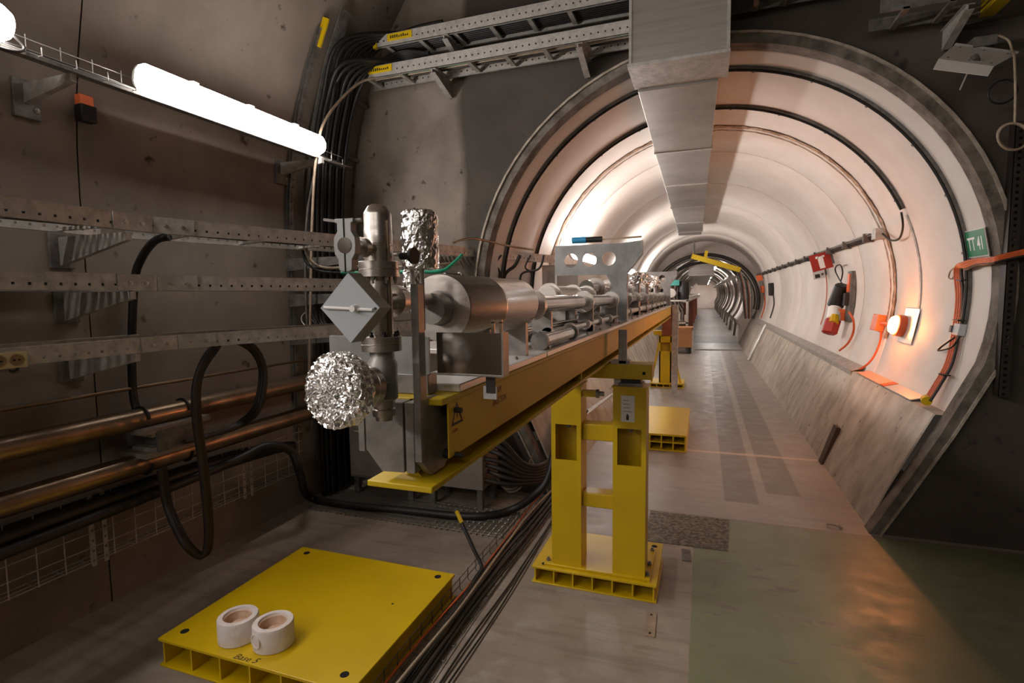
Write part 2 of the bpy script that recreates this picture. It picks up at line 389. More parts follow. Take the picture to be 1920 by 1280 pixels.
# tunnel lining rings
TY = [YF+.10, 5.50, 6.45, 8.24, 10.18, 12.7, 15.1, 17.2]
a1 = math.asin((1.10-CZ)/R0)
lin = [(1.425, .75), (1.475, .9)]+[(R0*math.cos(a1+(PI/2-a1)*k/26), CZ+R0*math.sin(a1+(PI/2-a1)*k/26)) for k in range(27)]
lin = lin+[(-x, z) for x, z in lin[::-1]][1:]
kickp = [(1.0, -.02), (1.10, .24), (1.325, .74), (1.335, .752), (1.43, .75)]
wt = bpy.data.objects.new('wall_tunnel', None); COL.objects.link(wt); wt['kind'] = 'structure'
def insetring(P, y0, y1, d, g=.012):
    c = V((0, CZ)); mb = MB(); k = len(P); rows = []
    for y, e in ((y0, d), (y0+g, 0), (y1-g, 0), (y1, d)):
        rows += [(x*(1+e/1.57), y, CZ+(z-CZ)*(1+e/1.57)) for x, z in P]
    return mb.add(rows, [(i*k+j, i*k+j+1, (i+1)*k+j+1, (i+1)*k+j) for i in range(3) for j in range(k-1)])
for a, b in zip(TY[:-1], TY[1:]):
    insetring(lin, a, b, .010).build('lining_ring', m_vault, wt, smooth=40)
    for s in (1, -1):
        insetring([(x*s, z) for x, z in kickp], a, b, .008, .008).build('kerb_block', m_kick, wt, smooth=30)
for y, w_, r_ in ((5.50, .085, 1.562), (5.62, .02, 1.566)):
    mb = MB(); P = []; N_ = 120
    for i in range(N_+1):
        a = math.radians(-15+210*i/N_); rr = r_+rnd.uniform(-.004, .002); dw = rnd.uniform(.6, 1.15)*w_
        P += [(rr*math.cos(a), y-dw/2+rnd.uniform(-.006, .006), CZ+rr*math.sin(a)), ((rr-.004)*math.cos(a), y, CZ+(rr-.004)*math.sin(a)), (rr*math.cos(a), y+dw/2, CZ+rr*math.sin(a))]
    mb.add(P, [(3*i+j, 3*i+j+1, 3*i+j+4, 3*i+j+3) for i in range(N_) for j in range(2)]); mb.build('mortar_joint', m_mortar, wt)
for y in TY[2:-1]:
    ringband_ = MB(); P = []
    for i in range(91):
        a = math.radians(-15+210*i/90); rr = R0-.0015; P += [(rr*math.cos(a), y-.006, CZ+rr*math.sin(a)), (rr*math.cos(a), y+.006, CZ+rr*math.sin(a))]
    ringband_.add(P, [(2*i, 2*i+1, 2*i+3, 2*i+2) for i in range(90)]); ringband_.build('mortar_seam', m_mortar, wt)
# narrower far tunnel
R2 = 1.22
far = [(1.0, 0), (1.05, .5)]+[(R2*math.cos(a), 1.45+R2*math.sin(a)) for a in [math.radians(-38+128*k/16) for k in range(17)]]
far = far+[(-x, z) for x, z in far[::-1]][1:]
wf = bpy.data.objects.new('wall_far_tunnel', None); COL.objects.link(wf); wf['kind'] = 'structure'
yy = 17.2
while yy < 58:
    s_ = 3.2; k = len(far)
    MB().add([(x, y, z) for y, e in ((yy, 0), (yy+.25, 0), (yy+.25, 1), (yy+s_, 1)) for x, z in [(x*(1+.07*e), 1.45+(z-1.45)*(1+.07*e)) for x, z in far]],
             [(i*k+j, i*k+j+1, (i+1)*k+j+1, (i+1)*k+j) for i in range(3) for j in range(k-1)]).build('lining_ring', m_vault, wf, smooth=30)
    yy += s_
struct(MB().box(-1.4, 1.4, 58.5, 58.7, -.5, 3.2), 'wall_end', m_vault)
struct(MB().box(-1.4, 1.4, 17.2, 58.5, -.2, 0), 'floor', mat('far_floor', '7b7168', .5, col2='5f564e', nscale=.8))
k = len(far); lin2 = [(1.0, 0), (1.33, .75)]+[(R0*math.cos(a), CZ+R0*math.sin(a)) for a in [math.radians(-16+106*k_/16) for k_ in range(17)]]
lin2 = lin2+[(-x, z) for x, z in lin2[::-1]][1:]
mb = MB(); mb.add([(x, 17.2, z) for x, z in lin2]+[(x, 17.2, z) for x, z in far], [(i, i+1, k+i+1, k+i) for i in range(k-1)])
struct(mb, 'wall_bulkhead', m_vault)
# ================================================================== LAMPS
def lamp(name, label, p0, p1, w_, m_em, group, out=(1, 0, -.25), parts=True):
    p0, p1 = V(p0), V(p1); d = (p1-p0).normalized(); o_ = V(out).normalized(); o_ = (o_-d*o_.dot(d)).normalized(); t_ = d.cross(o_)
    t = thing(name, label, 'lamp', (p0+p1)/2, group); n = 12; Lh = (p1-p0).length
    rows = []; secs = [(0, .35), (.012, .75), (.04, 1), (Lh-.04, 1), (Lh-.012, .75), (Lh, .35)]
    def sec(a0, a1, k, sc, flat=1.):
        return [t_*math.cos(a)*w_/2*sc+o_*math.sin(a)*w_/2*sc*flat for a in [a0+(a1-a0)*i/k for i in range(k+1)]]
    for nm, a0, a1, m, fl in (('diffuser', 0, PI, m_em, .95), ('housing', PI, 2*PI, m_house, .7)):
        mb = MB(); vs = []
        for tt, sc in secs: vs += [p0+d*tt+q for q in sec(a0, a1, n, sc, fl)]
        k = n+1
        mb.add(vs, [(i*k+j, i*k+j+1, (i+1)*k+j+1, (i+1)*k+j) for i in range(5) for j in range(n)]+[tuple(range(k)), tuple(range(5*k, 6*k))[::-1]])
        mb.build(nm, m, t, smooth=60)
    if parts:
        mb = MB()
        for q in (.22, .5, .78): mb.bar(p0+d*Lh*q-t_*w_*.52+o_*.0, p0+d*Lh*q-t_*w_*.52+d*.03, .012, .03, o_)
        mb.build('clip', m_galv, t)
    return t
LX = -2.40
lamp('fluorescent_lamp', 'lit fluorescent batten lamp in the middle of the left wall, whole length in view', (LX, 1.76, 2.50), (LX, 3.00, 2.50), .13, m_lamp, None)
lamp('fluorescent_lamp', 'lit fluorescent batten lamp cut by the upper left corner, only its rounded end in view', (LX, .0, 2.50), (LX, 1.31, 2.50), .13, m_lamp, None)
lamp('fluorescent_lamp', 'lit fluorescent batten lamp outside the frame behind the upper left lamp', (LX, -1.9, 2.50), (LX, -.6, 2.50), .13, m_lamp, None, parts=False)
lamp('fluorescent_lamp', 'lit fluorescent batten lamp outside the frame, furthest back on the left wall', (LX, -4.2, 2.50), (LX, -2.95, 2.50), .13, m_lamp, None, parts=False)
for i, x in enumerate((-1.9, -.1)):  # unseen pair added behind the viewer as fill light
    lamp('rear_fill_lamp', ['added fill lamp out of view behind the viewer, the left one', 'added fill lamp out of view behind the viewer, the right one'][i], (x, -2.6, 3.3), (x+1.25, -2.6, 3.3), .12, m_rlamp, None, out=(0, .5, -1), parts=False)
for i, y in enumerate((5.5, 9.5, 13.5)):
    lamp('tunnel_lamp', ['lit white lamp on the left tunnel wall beside the holed bracket plate', 'lit white lamp on the left tunnel wall beyond the first one', 'lit white lamp on the left tunnel wall nearest the far arch'][i],
         (-1.31, y, 1.93), (-1.31, y+1.2, 1.93), .11, m_tlamp, None, out=(1, 0, .45), parts=False)
for i, y in enumerate((20, 26, 32, 40, 48, 55)):
    lamp('tunnel_lamp', 'lit white lamp at the crown of the far narrow tunnel', (.35, y, 2.42), (.35, y+1.4, 2.42), .12, m_tlamp, 'lamps of the far narrow tunnel', out=(0, 0, -1), parts=False)
# wire basket under the lamps
t = thing('lamp_cable_basket', 'thin wire cable basket running under the lamps on the left wall', 'cable tray', (LX, 1.5, 2.42))
mb = MB()
mb.bar((LX-.02, -2.5, 2.425), (LX-.02, 3.25, 2.425), .04, .012); mb.build('base_rail', m_galvd, t)
mb = MB()
for z in (2.47, 2.51): mb.cyl((LX-.07, -2.5, z), (LX-.07, 3.3, z), .002, 5)
for x in (LX-.05, LX+.01): mb.cyl((x, -2.5, 2.43), (x, 3.3, 2.43), .002, 5)
for i in range(48):
    y = -2.45+i*.12; mb.tube([(LX-.07, y, 2.525), (LX-.07, y, 2.43), (LX+.02, y, 2.43), (LX+.02, y, 2.46)], .002, 5)
mb.build('wires', m_galv, t, kind='stuff')
cable('lamp_cable', 'black cable lying along the basket under the left wall lamps', 'cable', [(LX-.03, -2.5, 2.445), (LX-.03, .5, 2.447), (LX-.02, 1.2, 2.442), (LX-.03, 2.4, 2.447), (LX-.02, 3.25, 2.445)], .009, m_blk)
cable('lamp_cable', 'short black lead drooping from the end of the upper left lamp', 'cable', [(LX, 1.29, 2.49), (LX+.01, 1.34, 2.44), (LX+.01, 1.28, 2.41), (LX, 1.1, 2.42)], .006, m_blk)
def wall_bracket(y, z, xw, xt, label, big=.06):
    t = thing('wall_bracket', label, 'bracket', (xw, y, z))
    MB().box(xw-.02, xw+.012, y-.05, y+.05, z-.12, z+.04).build('wall_plate', m_galvd, t, bevel=.003)
    mb = MB(); mb.prism([(0, -big), (0, .02), (xt-xw, .02), (xt-xw, -.012)], (xw, y-.012, z), (1, 0, 0), (0, 0, 1), (0, .024, 0)); mb.build('arm', m_galv, t, smooth=0)
    bolts(t, [(xw+.012, y+.03, z+dz_) for dz_ in (-.08, -.02)], (1, 0, 0), .011, .008)
    return t
wall_bracket(1.52, 2.40, wallx(2.4), LX-.02, 'steel cantilever bracket under the basket left of the long lamp')
wall_bracket(2.98, 2.40, wallx(2.4), LX+.02, 'steel cantilever bracket under the right end of the long lamp')
t = thing('wall_socket_clip', 'small orange and black cable clip on the brown wall left of the long lamp', 'clip', aX(158, 195, -2.70))
c = aX(158, 192, -2.70); mb = MB(); mb.box(c.x-.02, c.x+.02, c.y-.03, c.y+.03, c.z-.02, c.z+.03); mb.build('plate', m_orgbox, t, bevel=.004)
mb = MB(); mb.box(c.x-.02, c.x+.03, c.y-.035, c.y+.035, c.z-.09, c.z-.015); mb.build('clamp_body', m_black, t, bevel=.006)
# ================================================================== CABLE TRAYS ON LEFT WALL
def perf(mb, p, d, L_, up, h, hz, pitch, hr, th):
    k = max(1, int(L_/pitch)); W = L_/k
    mb.holed(p, d, up, L_, h, [((i+.5)*W, hz, hr) for i in range(k)], th, n=4)
def tray(name, label, path, z, h=.065, w_=.30, pitch=.05, rungs=True, hr=.0055, splice=(1,), hz=None, mrail=None, back=True):
    t = thing(name, label, 'cable tray', (path[0][0], path[0][1], z)); path = [V((x, y, z)) for x, y in path]
    up = V((0, 0, 1)); mr = mrail or m_galv
    for a, b in zip(path[:-1], path[1:]):
        d = (b-a).normalized(); side = up.cross(d)   # to the wall side
        for s, nm in ((0, 'side_rail'), (1, 'side_rail')):
            if s and not back: continue
            o = a+side*w_*s; th = side*(.003 if s == 0 else -.003)
            mb = MB(); perf(mb, o, d, (b-a).length, up, h, hz or h*.33, pitch, hr, th)
            mb.bar(o+up*h+side*(.008-.016*s)*1.0, o+d*(b-a).length+up*h+side*(.008-.016*s), .018, .003)
            mb.bar(o+side*(.008-.016*s), o+d*(b-a).length+side*(.008-.016*s), .018, .003)
            mb.build(nm, mr, t, smooth=0)
        if rungs:
            L_ = (b-a).length; k = int(L_/.33)
            for i in range(k):
                q = a+d*(i+.5)*L_/k+up*.012; mb = MB(); mb.bar(q+side*.004, q+side*(w_-.004), .022, .014); mb.build('rung', mr, t, smooth=0)
    for i in splice:
        c = path[i]
        for a, s in ((path[i-1], -1), (path[i+1] if i+1 < len(path) else None, 1)):
            if a is None: continue
            d = (a-c).normalized(); sd = up.cross(d)*(1 if s > 0 else -1)
            mb = MB(); q = c-sd*.004
            mb.bar(q+up*h*.5+d*.002, q+up*h*.5+d*.17, .003, h*1.04, up); mb.build('splice_plate', mr, t, smooth=0)
            bolts(t, [q+d*e+up*h*.45-sd*.0015 for e in (.05, .12)], -sd, .009, .006, m_steel)
    return t
BX, BY = -2.30, 1.72
dd = V((.316, 1)).normalized()
def far_pt(y): return (BX+.316*(y-BY), y)
tray('cable_tray', 'top perforated steel cable tray bending along the left wall and into the tunnel', [(BX, -2.0), (BX, BY), far_pt(4.85)], 1.80, .068, .34, splice=(1,))
tray('cable_tray', 'middle perforated steel cable tray of the three on the left wall', [(BX, -2.0), (BX, BY), far_pt(3.7)], 1.545, .066, .30, splice=(1,))
tray('cable_tray', 'lowest perforated steel cable tray of the three, with cream sockets at its left end', [(BX, -2.0), (BX, BY+.08), far_pt(3.6)], 1.275, .062, .26, splice=(1,), rungs=True)
for z, l in ((1.77, 'top'), (1.52, 'middle'), (1.25, 'lowest')):
    wall_bracket(1.62, z, WX, BX-.01, f'long steel cantilever arm carrying the {l} left wall cable tray', .11)
for z, l in ((1.77, 'top'), (1.52, 'middle'), (1.25, 'lowest')):
    t = thing('wall_bracket', f'steel arm from the upright strut carrying the far end of the {l} tray', 'bracket', (-2.7, 3.02, z))
    mb = MB(); mb.prism([(0, -.08), (0, .01), (.72, .01), (.72, -.02)], (WX, 3.02, z), (1, 0, 0), (0, 0, 1), (0, .02, 0)); mb.build('arm', m_galvd, t, smooth=0)
# cables in the trays
def offs(path, dxo, z): 
    return [(x-dxo, y, z) for x, y in path]
pt = [(BX, -2), (BX, .5), (BX, 1.5), far_pt(2.4), far_pt(3.3), far_pt(4.7)]
for i, (m, r) in enumerate(((m_blk, .011), (m_org, .008), (m_blkd, .012), (m_beige, .007), (m_blk, .012), (m_blkd, .010), (m_copper, .009), (m_blk, .012))):
    P = [(x-.04-.034*i, y, 1.828+rnd.uniform(0, .012)) for x, y in pt]
    cable('tray_cable', ['black cable nearest the front rail inside the top left tray', 'orange cable inside the top left tray', 'dusty black cable behind the orange one inside the top left tray', 'thin beige cable inside the top left tray', 'black cable in the middle of the top left tray', 'dusty black cable behind the middle of the top left tray', 'brown cable inside the top left tray', 'black cable at the wall side of the top left tray'][i], 'cable', P, r, m)
pt2 = [(BX, -2), (BX, .5), (BX, 1.5), far_pt(2.4), far_pt(3.5)]
for i in range(5):
    cable('tray_cable', 'black power cable lying in the middle left wall tray', 'cable', [(x-.05-.045*i, y, 1.573) for x, y in pt2], .013, m_blk, 'black cables in the middle tray')
# socket strip
c0 = aX(-60, 663, BX+.03); c1 = aX(50, 661, BX+.03)
t = thing('socket_strip', 'cream plastic strip of power sockets on the lowest left tray, cut by the frame', 'socket', c0)
zt = 1.325
MB().box(BX-.005, BX+.035, c0.y-.3, c1.y, zt-.055, zt+.002).build('housing', m_cream, t, bevel=.004)
for i in range(4):
    y = c1.y-.034-.052*i; mb = MB(); mb.lathe((BX+.0355, y, zt-.027), (1, 0, 0), [(0, .021), (.004, .021), (.004, .017), (.0008, .016)], 20)
    so = mb.build('socket', m_creamd, t)
    mb = MB(); mb.cyl((BX+.034, y-.007, zt-.027), (BX+.0385, y-.007, zt-.027), .003, 8); mb.cyl((BX+.034, y+.007, zt-.027), (BX+.038, y+.007, zt-.027), .003, 8); mb.build('pin_hole', m_dark, so)
# ================================================================== UPRIGHT STRUT, CORNER CABLES
def wp(y, z, off=.03): return V((wallx(z)+off, y, z))
t = thing('upright_strut', 'tall perforated steel strut bent up the left wall with a yellow tip', 'strut', (WX, 3.05, 0))
zs = [.5, 1.2, 1.9, 2.2, 2.5, 2.8, 3.05, 3.3]; ysx = [3.05, 3.05, 3.05, 3.06, 3.07, 3.08, 3.09, 3.1]
for a in range(len(zs)-1):
    p, q = wp(ysx[a], zs[a]), wp(ysx[a+1], zs[a+1]); mb = MB(); d = (q-p).normalized()
    perf(mb, p-V((0, .022, 0)), d, (q-p).length, V((0, 1, 0)), .044, .022, .05, .006, V((.003, 0, 0)))
    mb.bar(p+V((-.012, -.022, 0)), q+V((-.012, -.022, 0)), .003, .024, (0, 1, 0)); mb.bar(p+V((-.012, .022, 0)), q+V((-.012, .022, 0)), .003, .024, (0, 1, 0))
    mb.build('strut_length', m_galvd, t, smooth=0)
p, q = wp(3.1, 3.19, .036), wp(3.1, 3.36, .036)
MB().bar(p, q, .05, .012, (0, 1, 0)).build('yellow_cap', m_yel, t)
# riser tray behind
t = thing('riser_tray', 'dark vertical cable riser tray in the corner behind the upright strut', 'cable tray', (WX, 3.3, 0))
for zz, z2 in ((.3, 1.2), (1.2, 2.2), (2.2, 2.7), (2.7, 3.1), (3.1, 3.45)):
    p, q = wp(3.22, zz, .06), wp(3.22, z2, .06); MB().bar(p, q, .006, .10, (0, 1, 0)).build('side_rail', m_galvd, t)
for zz in (.6, 1.1, 1.6, 2.1, 2.6, 3.0):
    mb = MB(); mb.bar(wp(3.2, zz, .05), wp(3.74, zz, .05), .02, .03); mb.build('rung', m_galvd, t)
for i in range(13):
    y = 3.20+.026*i; xo = .09+.02*(i % 3); ztop = 3.15+.02*i
    P = [wp(y, z, xo) for z in (-.0, .6, 1.4, 2.0, 2.5, 2.9)]; P[0].z = .02
    if i % 2: P += [V((wallx(3.1)+.20, min(y, 3.56), 3.12)), V((-2.15, 3.6, 3.24+.006*i)), V((-1.9, 3.6, 3.26))]
    else: P += [V((wallx(3.2)+.15, min(y, 3.62), 3.25)), V((-2.10, 3.6, 3.44)), V((-1.8, 3.62, 3.47))]
    cable('riser_cable', 'black cable climbing the corner riser and turning onto the front wall ladders', 'cable', P, .014, m_blk, 'black cables in the corner riser')
cable('riser_cable', 'pale beige cable arching from the lower front ladder down past the long lamp', 'cable', [aY(720, 145, 3.55), aY(680, 152, 3.4), aY(640, 185, 3.2), aY(605, 235, 3.0), aY(592, 300, 2.95), aY(585, 420, 2.95), aY(583, 520, 2.95), aY(580, 700, 2.95)], .009, m_beige)
cable('riser_cable', 'grey cable hanging down the corner beside the beige cable', 'cable', [aY(588, 330, 3.0), aY(576, 400, 3.0), aY(572, 480, 3.0), aY(575, 600, 3.0), aY(585, 800, 3.0)], .007, m_galvd)
for i in range(5):
    cable('slack_cable', 'slack black cable looped in the corner under the middle tray', 'cable', [aY(575+8*i, 555, 3.05), aY(580+7*i, 590+3*i, 3.05), aY(600+8*i, 612+2*i, 3.05), aY(640+8*i, 606, 3.1), aY(660+6*i, 570, 3.15)], .009, m_blkd, 'slack loops under the middle tray')
cable('cable_tie', 'white cable tie sticking out of the slack loops in the corner', 'cable tie', [aY(573, 585, 3.1), aY(566, 592, 3.08), aY(566, 602, 3.08), aY(572, 610, 3.08)], .004, m_white)
cable('cable_tie', 'white cable tie hanging below the slack loops, left of the grey diamond box', 'cable tie', [aY(590, 604, 3.1), aY(606, 618, 3.08)], .004, m_white, smooth=0)
cable('beige_cable', 'beige cable swinging from the corner to the top tray behind the vacuum column', 'cable', [aY(574, 465, 2.7), aY(582, 488, 2.72), aY(612, 502, 2.75), aY(680, 499, 2.8), aY(780, 500, 2.9), aY(860, 492, 3.2)], .009, m_beige)
P = [aY(567, 462, 2.72), aY(574, 490, 2.72), aY(600, 508, 2.74), aY(650, 511, 2.78)]
cable('black_cable', 'black start of the green banded cable under the top tray', 'cable', P, .009, m_blk)
P = [aY(640, 511, 2.76), aY(700, 511, 2.8), aY(780, 509, 2.85), aY(828, 508, 2.9), aY(852, 492, 3.0), aY(866, 478, 3.1)]
cable('green_cable', 'green and white earth cable hanging under the top tray behind the foil wraps', 'cable', P, .011, m_green)
# ================================================================== FRONT WALL LADDERS
def ladder(label, x0, x1, z, tipx):
    t = thing('cable_ladder', label, 'cable ladder', (x0, 3.5, z)); L_ = x1-x0; h = .085
    for y, s in ((3.48, 1), (3.70, -1)):
        mb = MB(); perf(mb, V((x0, y, z)), V((1, 0, 0)), L_, V((0, 0, 1)), h, h*.45, .045, .0055, V((0, .003*s, 0)))
        mb.box(x0, x1, y, y+.018*s, z, z+.003); mb.box(x0, x1, y, y+.018*s, z+h-.003, z+h); mb.build('side_rail', m_galv, t, smooth=0)
    k = int(L_/.27)
    for i in range(k):
        x = x0+.08+i*.27; mb = MB(); mb.bar((x, 3.484, z+.012), (x, 3.70, z+.012), .03, .018); mb.build('rung', m_galv, t, smooth=0)
    mb = MB(); mb.box(x0-.02, x0+.012, 3.47, 3.50, z-.004, z+h+.004); mb.build('end_cap', m_yel, t, bevel=.003)
    mb = MB(); mb.box(x0+.10, x0+.30, 3.474, 3.4795, z+.028, z+.075); lb = mb.build('label_plate', m_yel, t)
    mb = MB()
    for i in range(9): mb.box(x0+.125+i*.017, x0+.135+i*.017, 3.4728, 3.474, z+.042, z+.042+rnd.choice((.016, .02, .012)))
    mb.build('print', m_black, lb)
    return t
ladder('upper steel cable ladder across the front wall, packed with black cables', -2.27, -.47, 3.305, 0)
ladder('lower steel cable ladder across the front wall, with a few thin cables', -2.44, -.40, 3.10, 0)
def gusset(x, z, label):
    t = thing('wall_bracket', label, 'bracket', (x, YF, z))
    mb = MB(); mb.prism([(0, 0), (-.30, 0), (-.30, -.025), (-.03, -.11), (0, -.11)], (x, YF, z), (0, 1, 0), (0, 0, 1), (.006, 0, 0)); mb.build('web', m_galv, t, smooth=0)
    mb = MB(); mb.bar((x+.01, YF-.30, z-.001), (x+.01, YF, z-.001), .045, .004); mb.bar((x+.01, YF-.30, z-.028), (x+.01, YF-.03, z-.112), .04, .004); mb.build('flange', m_galv, t, smooth=0)
gusset(-1.72, 3.30, 'triangular bracket under the left part of the upper front wall ladder')
gusset(-1.82, 3.09, 'triangular bracket under the left part of the lower front wall ladder')
gusset(-.78, 3.09, 'triangular bracket under the lower ladder close to the duct')
for i in range(8):
    cable('ladder_cable', 'black cable filling the upper front wall ladder', 'cable', [(-2.2, 3.51+.024*i, 3.335), (-1.4, 3.51+.024*i, 3.338), (-.3, 3.51+.024*i, 3.335), (.4, 3.51+.024*i, 3.335)], .0115, m_blk, 'black cables in the upper front ladder')
for i, (m, l) in enumerate(((m_green, 'green cable in the lower front wall ladder'), (m_beige, 'beige cable in the lower front wall ladder'), (m_blkd, 'dark cable in the lower front wall ladder'))):
    cable('ladder_cable', l, 'cable', [(-2.36, 3.54+.04*i, 3.128), (-1.7, 3.55+.03*i, 3.128), (-1.0, 3.53+.05*i, 3.13), (-.3, 3.56+.03*i, 3.128)], .008, m)
# ladder pieces right of the duct
t = thing('cable_ladder', 'dark ladder over the tunnel mouth right of the duct, lit orange from below', 'cable ladder', (.5, 3.5, 3.2))
for y in (3.45, 3.68): MB().box(.12, 1.05, y, y+.01, 3.20, 3.26).build('side_rail', m_galvd, t)
for x in (.25, .40, .62, .85): MB().box(x, x+.03, 3.45, 3.69, 3.195, 3.21).build('rung', m_galvd, t)
t = thing('cable_ladder', 'dark ladder with a yellow end at the top right above the white panel', 'cable ladder', (1.3, 3.5, 2.95))
for y in (3.42, 3.64): MB().box(.85, 1.36, y, y+.01, 2.955, 3.02).build('side_rail', m_galvd, t)
for x in (.95, 1.15): MB().box(x, x+.03, 3.42, 3.65, 2.95, 2.965).build('rung', m_galvd, t)
MB().box(1.36, 1.43, 3.41, 3.66, 2.95, 3.025).build('end_cap', m_yeld, t)
gusset(1.24, 2.95, 'pale bracket under the ladder with the yellow end at the top right')
# ================================================================== DUCT
t = thing('ventilation_duct', 'big rectangular sheet steel air duct under the tunnel crown, rising at the mouth', 'duct', (-.2, 3.6, 2.83))
DX0, DX1 = -.43, .065
mb = MB(); mb.box(DX0-.01, DX1+.045, 3.36, 3.72, 2.862, 4.3); mb.build('riser_section', m_duct, t, bevel=.006)
mb = MB()
for x in (DX0-.012, DX1+.036): mb.box(x, x+.016, 3.352, 3.36, 2.86, 4.3)
mb.box(DX0-.02, DX1+.055, 3.34, 3.72, 2.845, 2.862); mb.build('flange', m_galv, t)
ysd = [3.72, 5.35, 7.0, 8.8, 10.7, 12.3, 13.0]
for i in range(len(ysd)-1):
    sh = -.022*i; sh2 = -.022*(i+1); y0, y1 = ysd[i]+.003, ysd[i+1]-.003; z0, z1 = 2.83, 3.03
    vs = [(DX0+sh, y0, z0), (DX1+sh, y0, z0), (DX1+sh, y0, z1), (DX0+sh, y0, z1), (DX0+sh2, y1, z0), (DX1+sh2, y1, z0), (DX1+sh2, y1, z1), (DX0+sh2, y1, z1)]
    MB().add(vs, [(0, 1, 2, 3), (7, 6, 5, 4), (0, 4, 5, 1), (1, 5, 6, 2), (3, 2, 6, 7), (0, 3, 7, 4)]).build('duct_section', m_duct, t, smooth=0, bevel=.004)
    if i: MB().box(DX0+sh-.010, DX1+sh+.010, y0-.018, y0+.012, z0-.010, z1+.01).build('joint_flange', m_galv, t)
# ================================================================== RING CONDUITS ON THE VAULT
def arcpts(y, a0, a1, r, n=60): return [V((r*math.cos(math.radians(a0+(a1-a0)*i/n)), y, CZ+r*math.sin(math.radians(a0+(a1-a0)*i/n)))) for i in range(n+1)]
def ringband(y, w_, a0, a1, r, th, n=70):
    mb = MB(); P = []
    for i in range(n+1):
        a = math.radians(a0+(a1-a0)*i/n)
        for rr, yy_ in ((r, y-w_/2), (r-th, y-w_/2), (r-th, y+w_/2), (r, y+w_/2)): P.append((rr*math.cos(a), yy_, CZ+rr*math.sin(a)))
    return mb.add(P, [(4*i+j, 4*i+(j+1) % 4, 4*i+4+(j+1) % 4, 4*i+4+j) for i in range(n) for j in range(4)])
def ringconduit(label, y, a0, a1):
    t = thing('ring_conduit', label, 'conduit', (0, y, CZ+1.55))
    ringband(y, .022, a0, a1, R0-.003, .02).build('channel', m_galvd, t, smooth=40)
    MB().tube(arcpts(y-.004, a0, a1, R0-.03), .009, 6).build('cable', m_blk, t, smooth=60)
    k = int((a1-a0)/14)
    for i in range(k+1):
        a = math.radians(a0+3+i*14); c = V((math.cos(a), 0, math.sin(a))); p = V((0, y+.02, CZ))+c*(R0-.004)
        MB().bar(p, p-c*.03, .016, .02, (0, 1, 0)).build('clip', m_galvd, t)
ringconduit('first dark steel conduit ring round the white vault nearest the mouth', 4.10, -8, 188)
ringconduit('second dark steel conduit ring round the white vault', 4.90, 24, 190)
cable('orange_cable', 'orange cable clipped along the first conduit ring of the vault', 'cable', arcpts(4.14, -6, 186, R0-.012, 50), .007, m_org, smooth=0)
tag(ringband(4.92, .03, -14, 22, R0-.002, .006).build('steel_strap', m_galv, smooth=40), 'thin curved steel strap on the right vault below the second ring', 'strap')
# horizontal conduit on right wall
t = thing('wall_conduit', 'long horizontal wire cable run along the right tunnel wall', 'conduit', (1.45, 5.6, 2.0))
az = math.asin((2.0-CZ)/R0); cx_, cz_ = (R0-.03)*math.cos(az), CZ+(R0-.03)*math.sin(az)
for k_, (rr, m) in enumerate(((.010, m_blk), (.008, m_blkd), (.009, m_galvd), (.007, m_galv))):
    MB().tube([(cx_-.012*k_+.01, 5.55+.1*k_, cz_-.012+.017*k_), (cx_-.012*k_+.01, 17., cz_-.012+.017*k_)], rr, 6).build('cable', m, t, smooth=60)
for i in range(14):
    y = 5.9+i*.8; MB().box(cx_-.05, cx_+.035, y, y+.03, cz_-.03, cz_+.05).build('clip', m_galvd, t)
MB().box(cx_-.06, cx_+.04, 5.48, 5.60, cz_-.035, cz_+.055).build('end_clamp', m_galv, t)
cable('link_cable', 'black cable sagging between the second vault ring and the horizontal run', 'cable', [aW(1690, 398, 1.54), aW(1693, 425, 1.53), aW(1686, 447, 1.52), aW(1670, 450, 1.52), aW(1655, 438, 1.53)], .008, m_blk)
# ================================================================== RIGHT WALL OBJECTS
def wall_basis(p):       # inward normal, up-tangent at vault point
    nrm = V((-(p.x), 0, -(p.z-CZ))).normalized(); upt = V((0, -1, 0)).cross(nrm).normalized()
    if upt.z < 0: upt = -upt
    return nrm, upt
# sign
c = aW(1834, 455, 1.565); nrm, upt = wall_basis(c); rt = V((0, -1, 0))
tl, tr, bl = aW(1801, 441, 1.56), aW(1862, 429, 1.56), aW(1808, 479, 1.56)
sw = .235; shh = .155
t = thing('direction_sign', 'green rectangular sign reading TT 41 on the right vault by the mouth', 'sign', c)
def plate_on(c, nrm, upt, w_, h_, th, m, name, parent, off=0, bevel=0):
    mb = MB(); o = c+nrm*off; mb.prism([(-w_/2, -h_/2), (w_/2, -h_/2), (w_/2, h_/2), (-w_/2, h_/2)], o, V((0, -1, 0)), upt, nrm*th); return mb.build(name, m, parent, smooth=0, bevel=bevel)
plate_on(c, nrm, upt, sw+.014, shh+.014, .004, m_sign, 'border', t, .006)
bd = plate_on(c, nrm, upt, sw, shh, .002, m_grnsign, 'panel', t, .010)
text('TT 41', .112, m_white, c+nrm*.0125-rt*.098-upt*.04, rt, upt, t, bold=.0015, sx=.70)
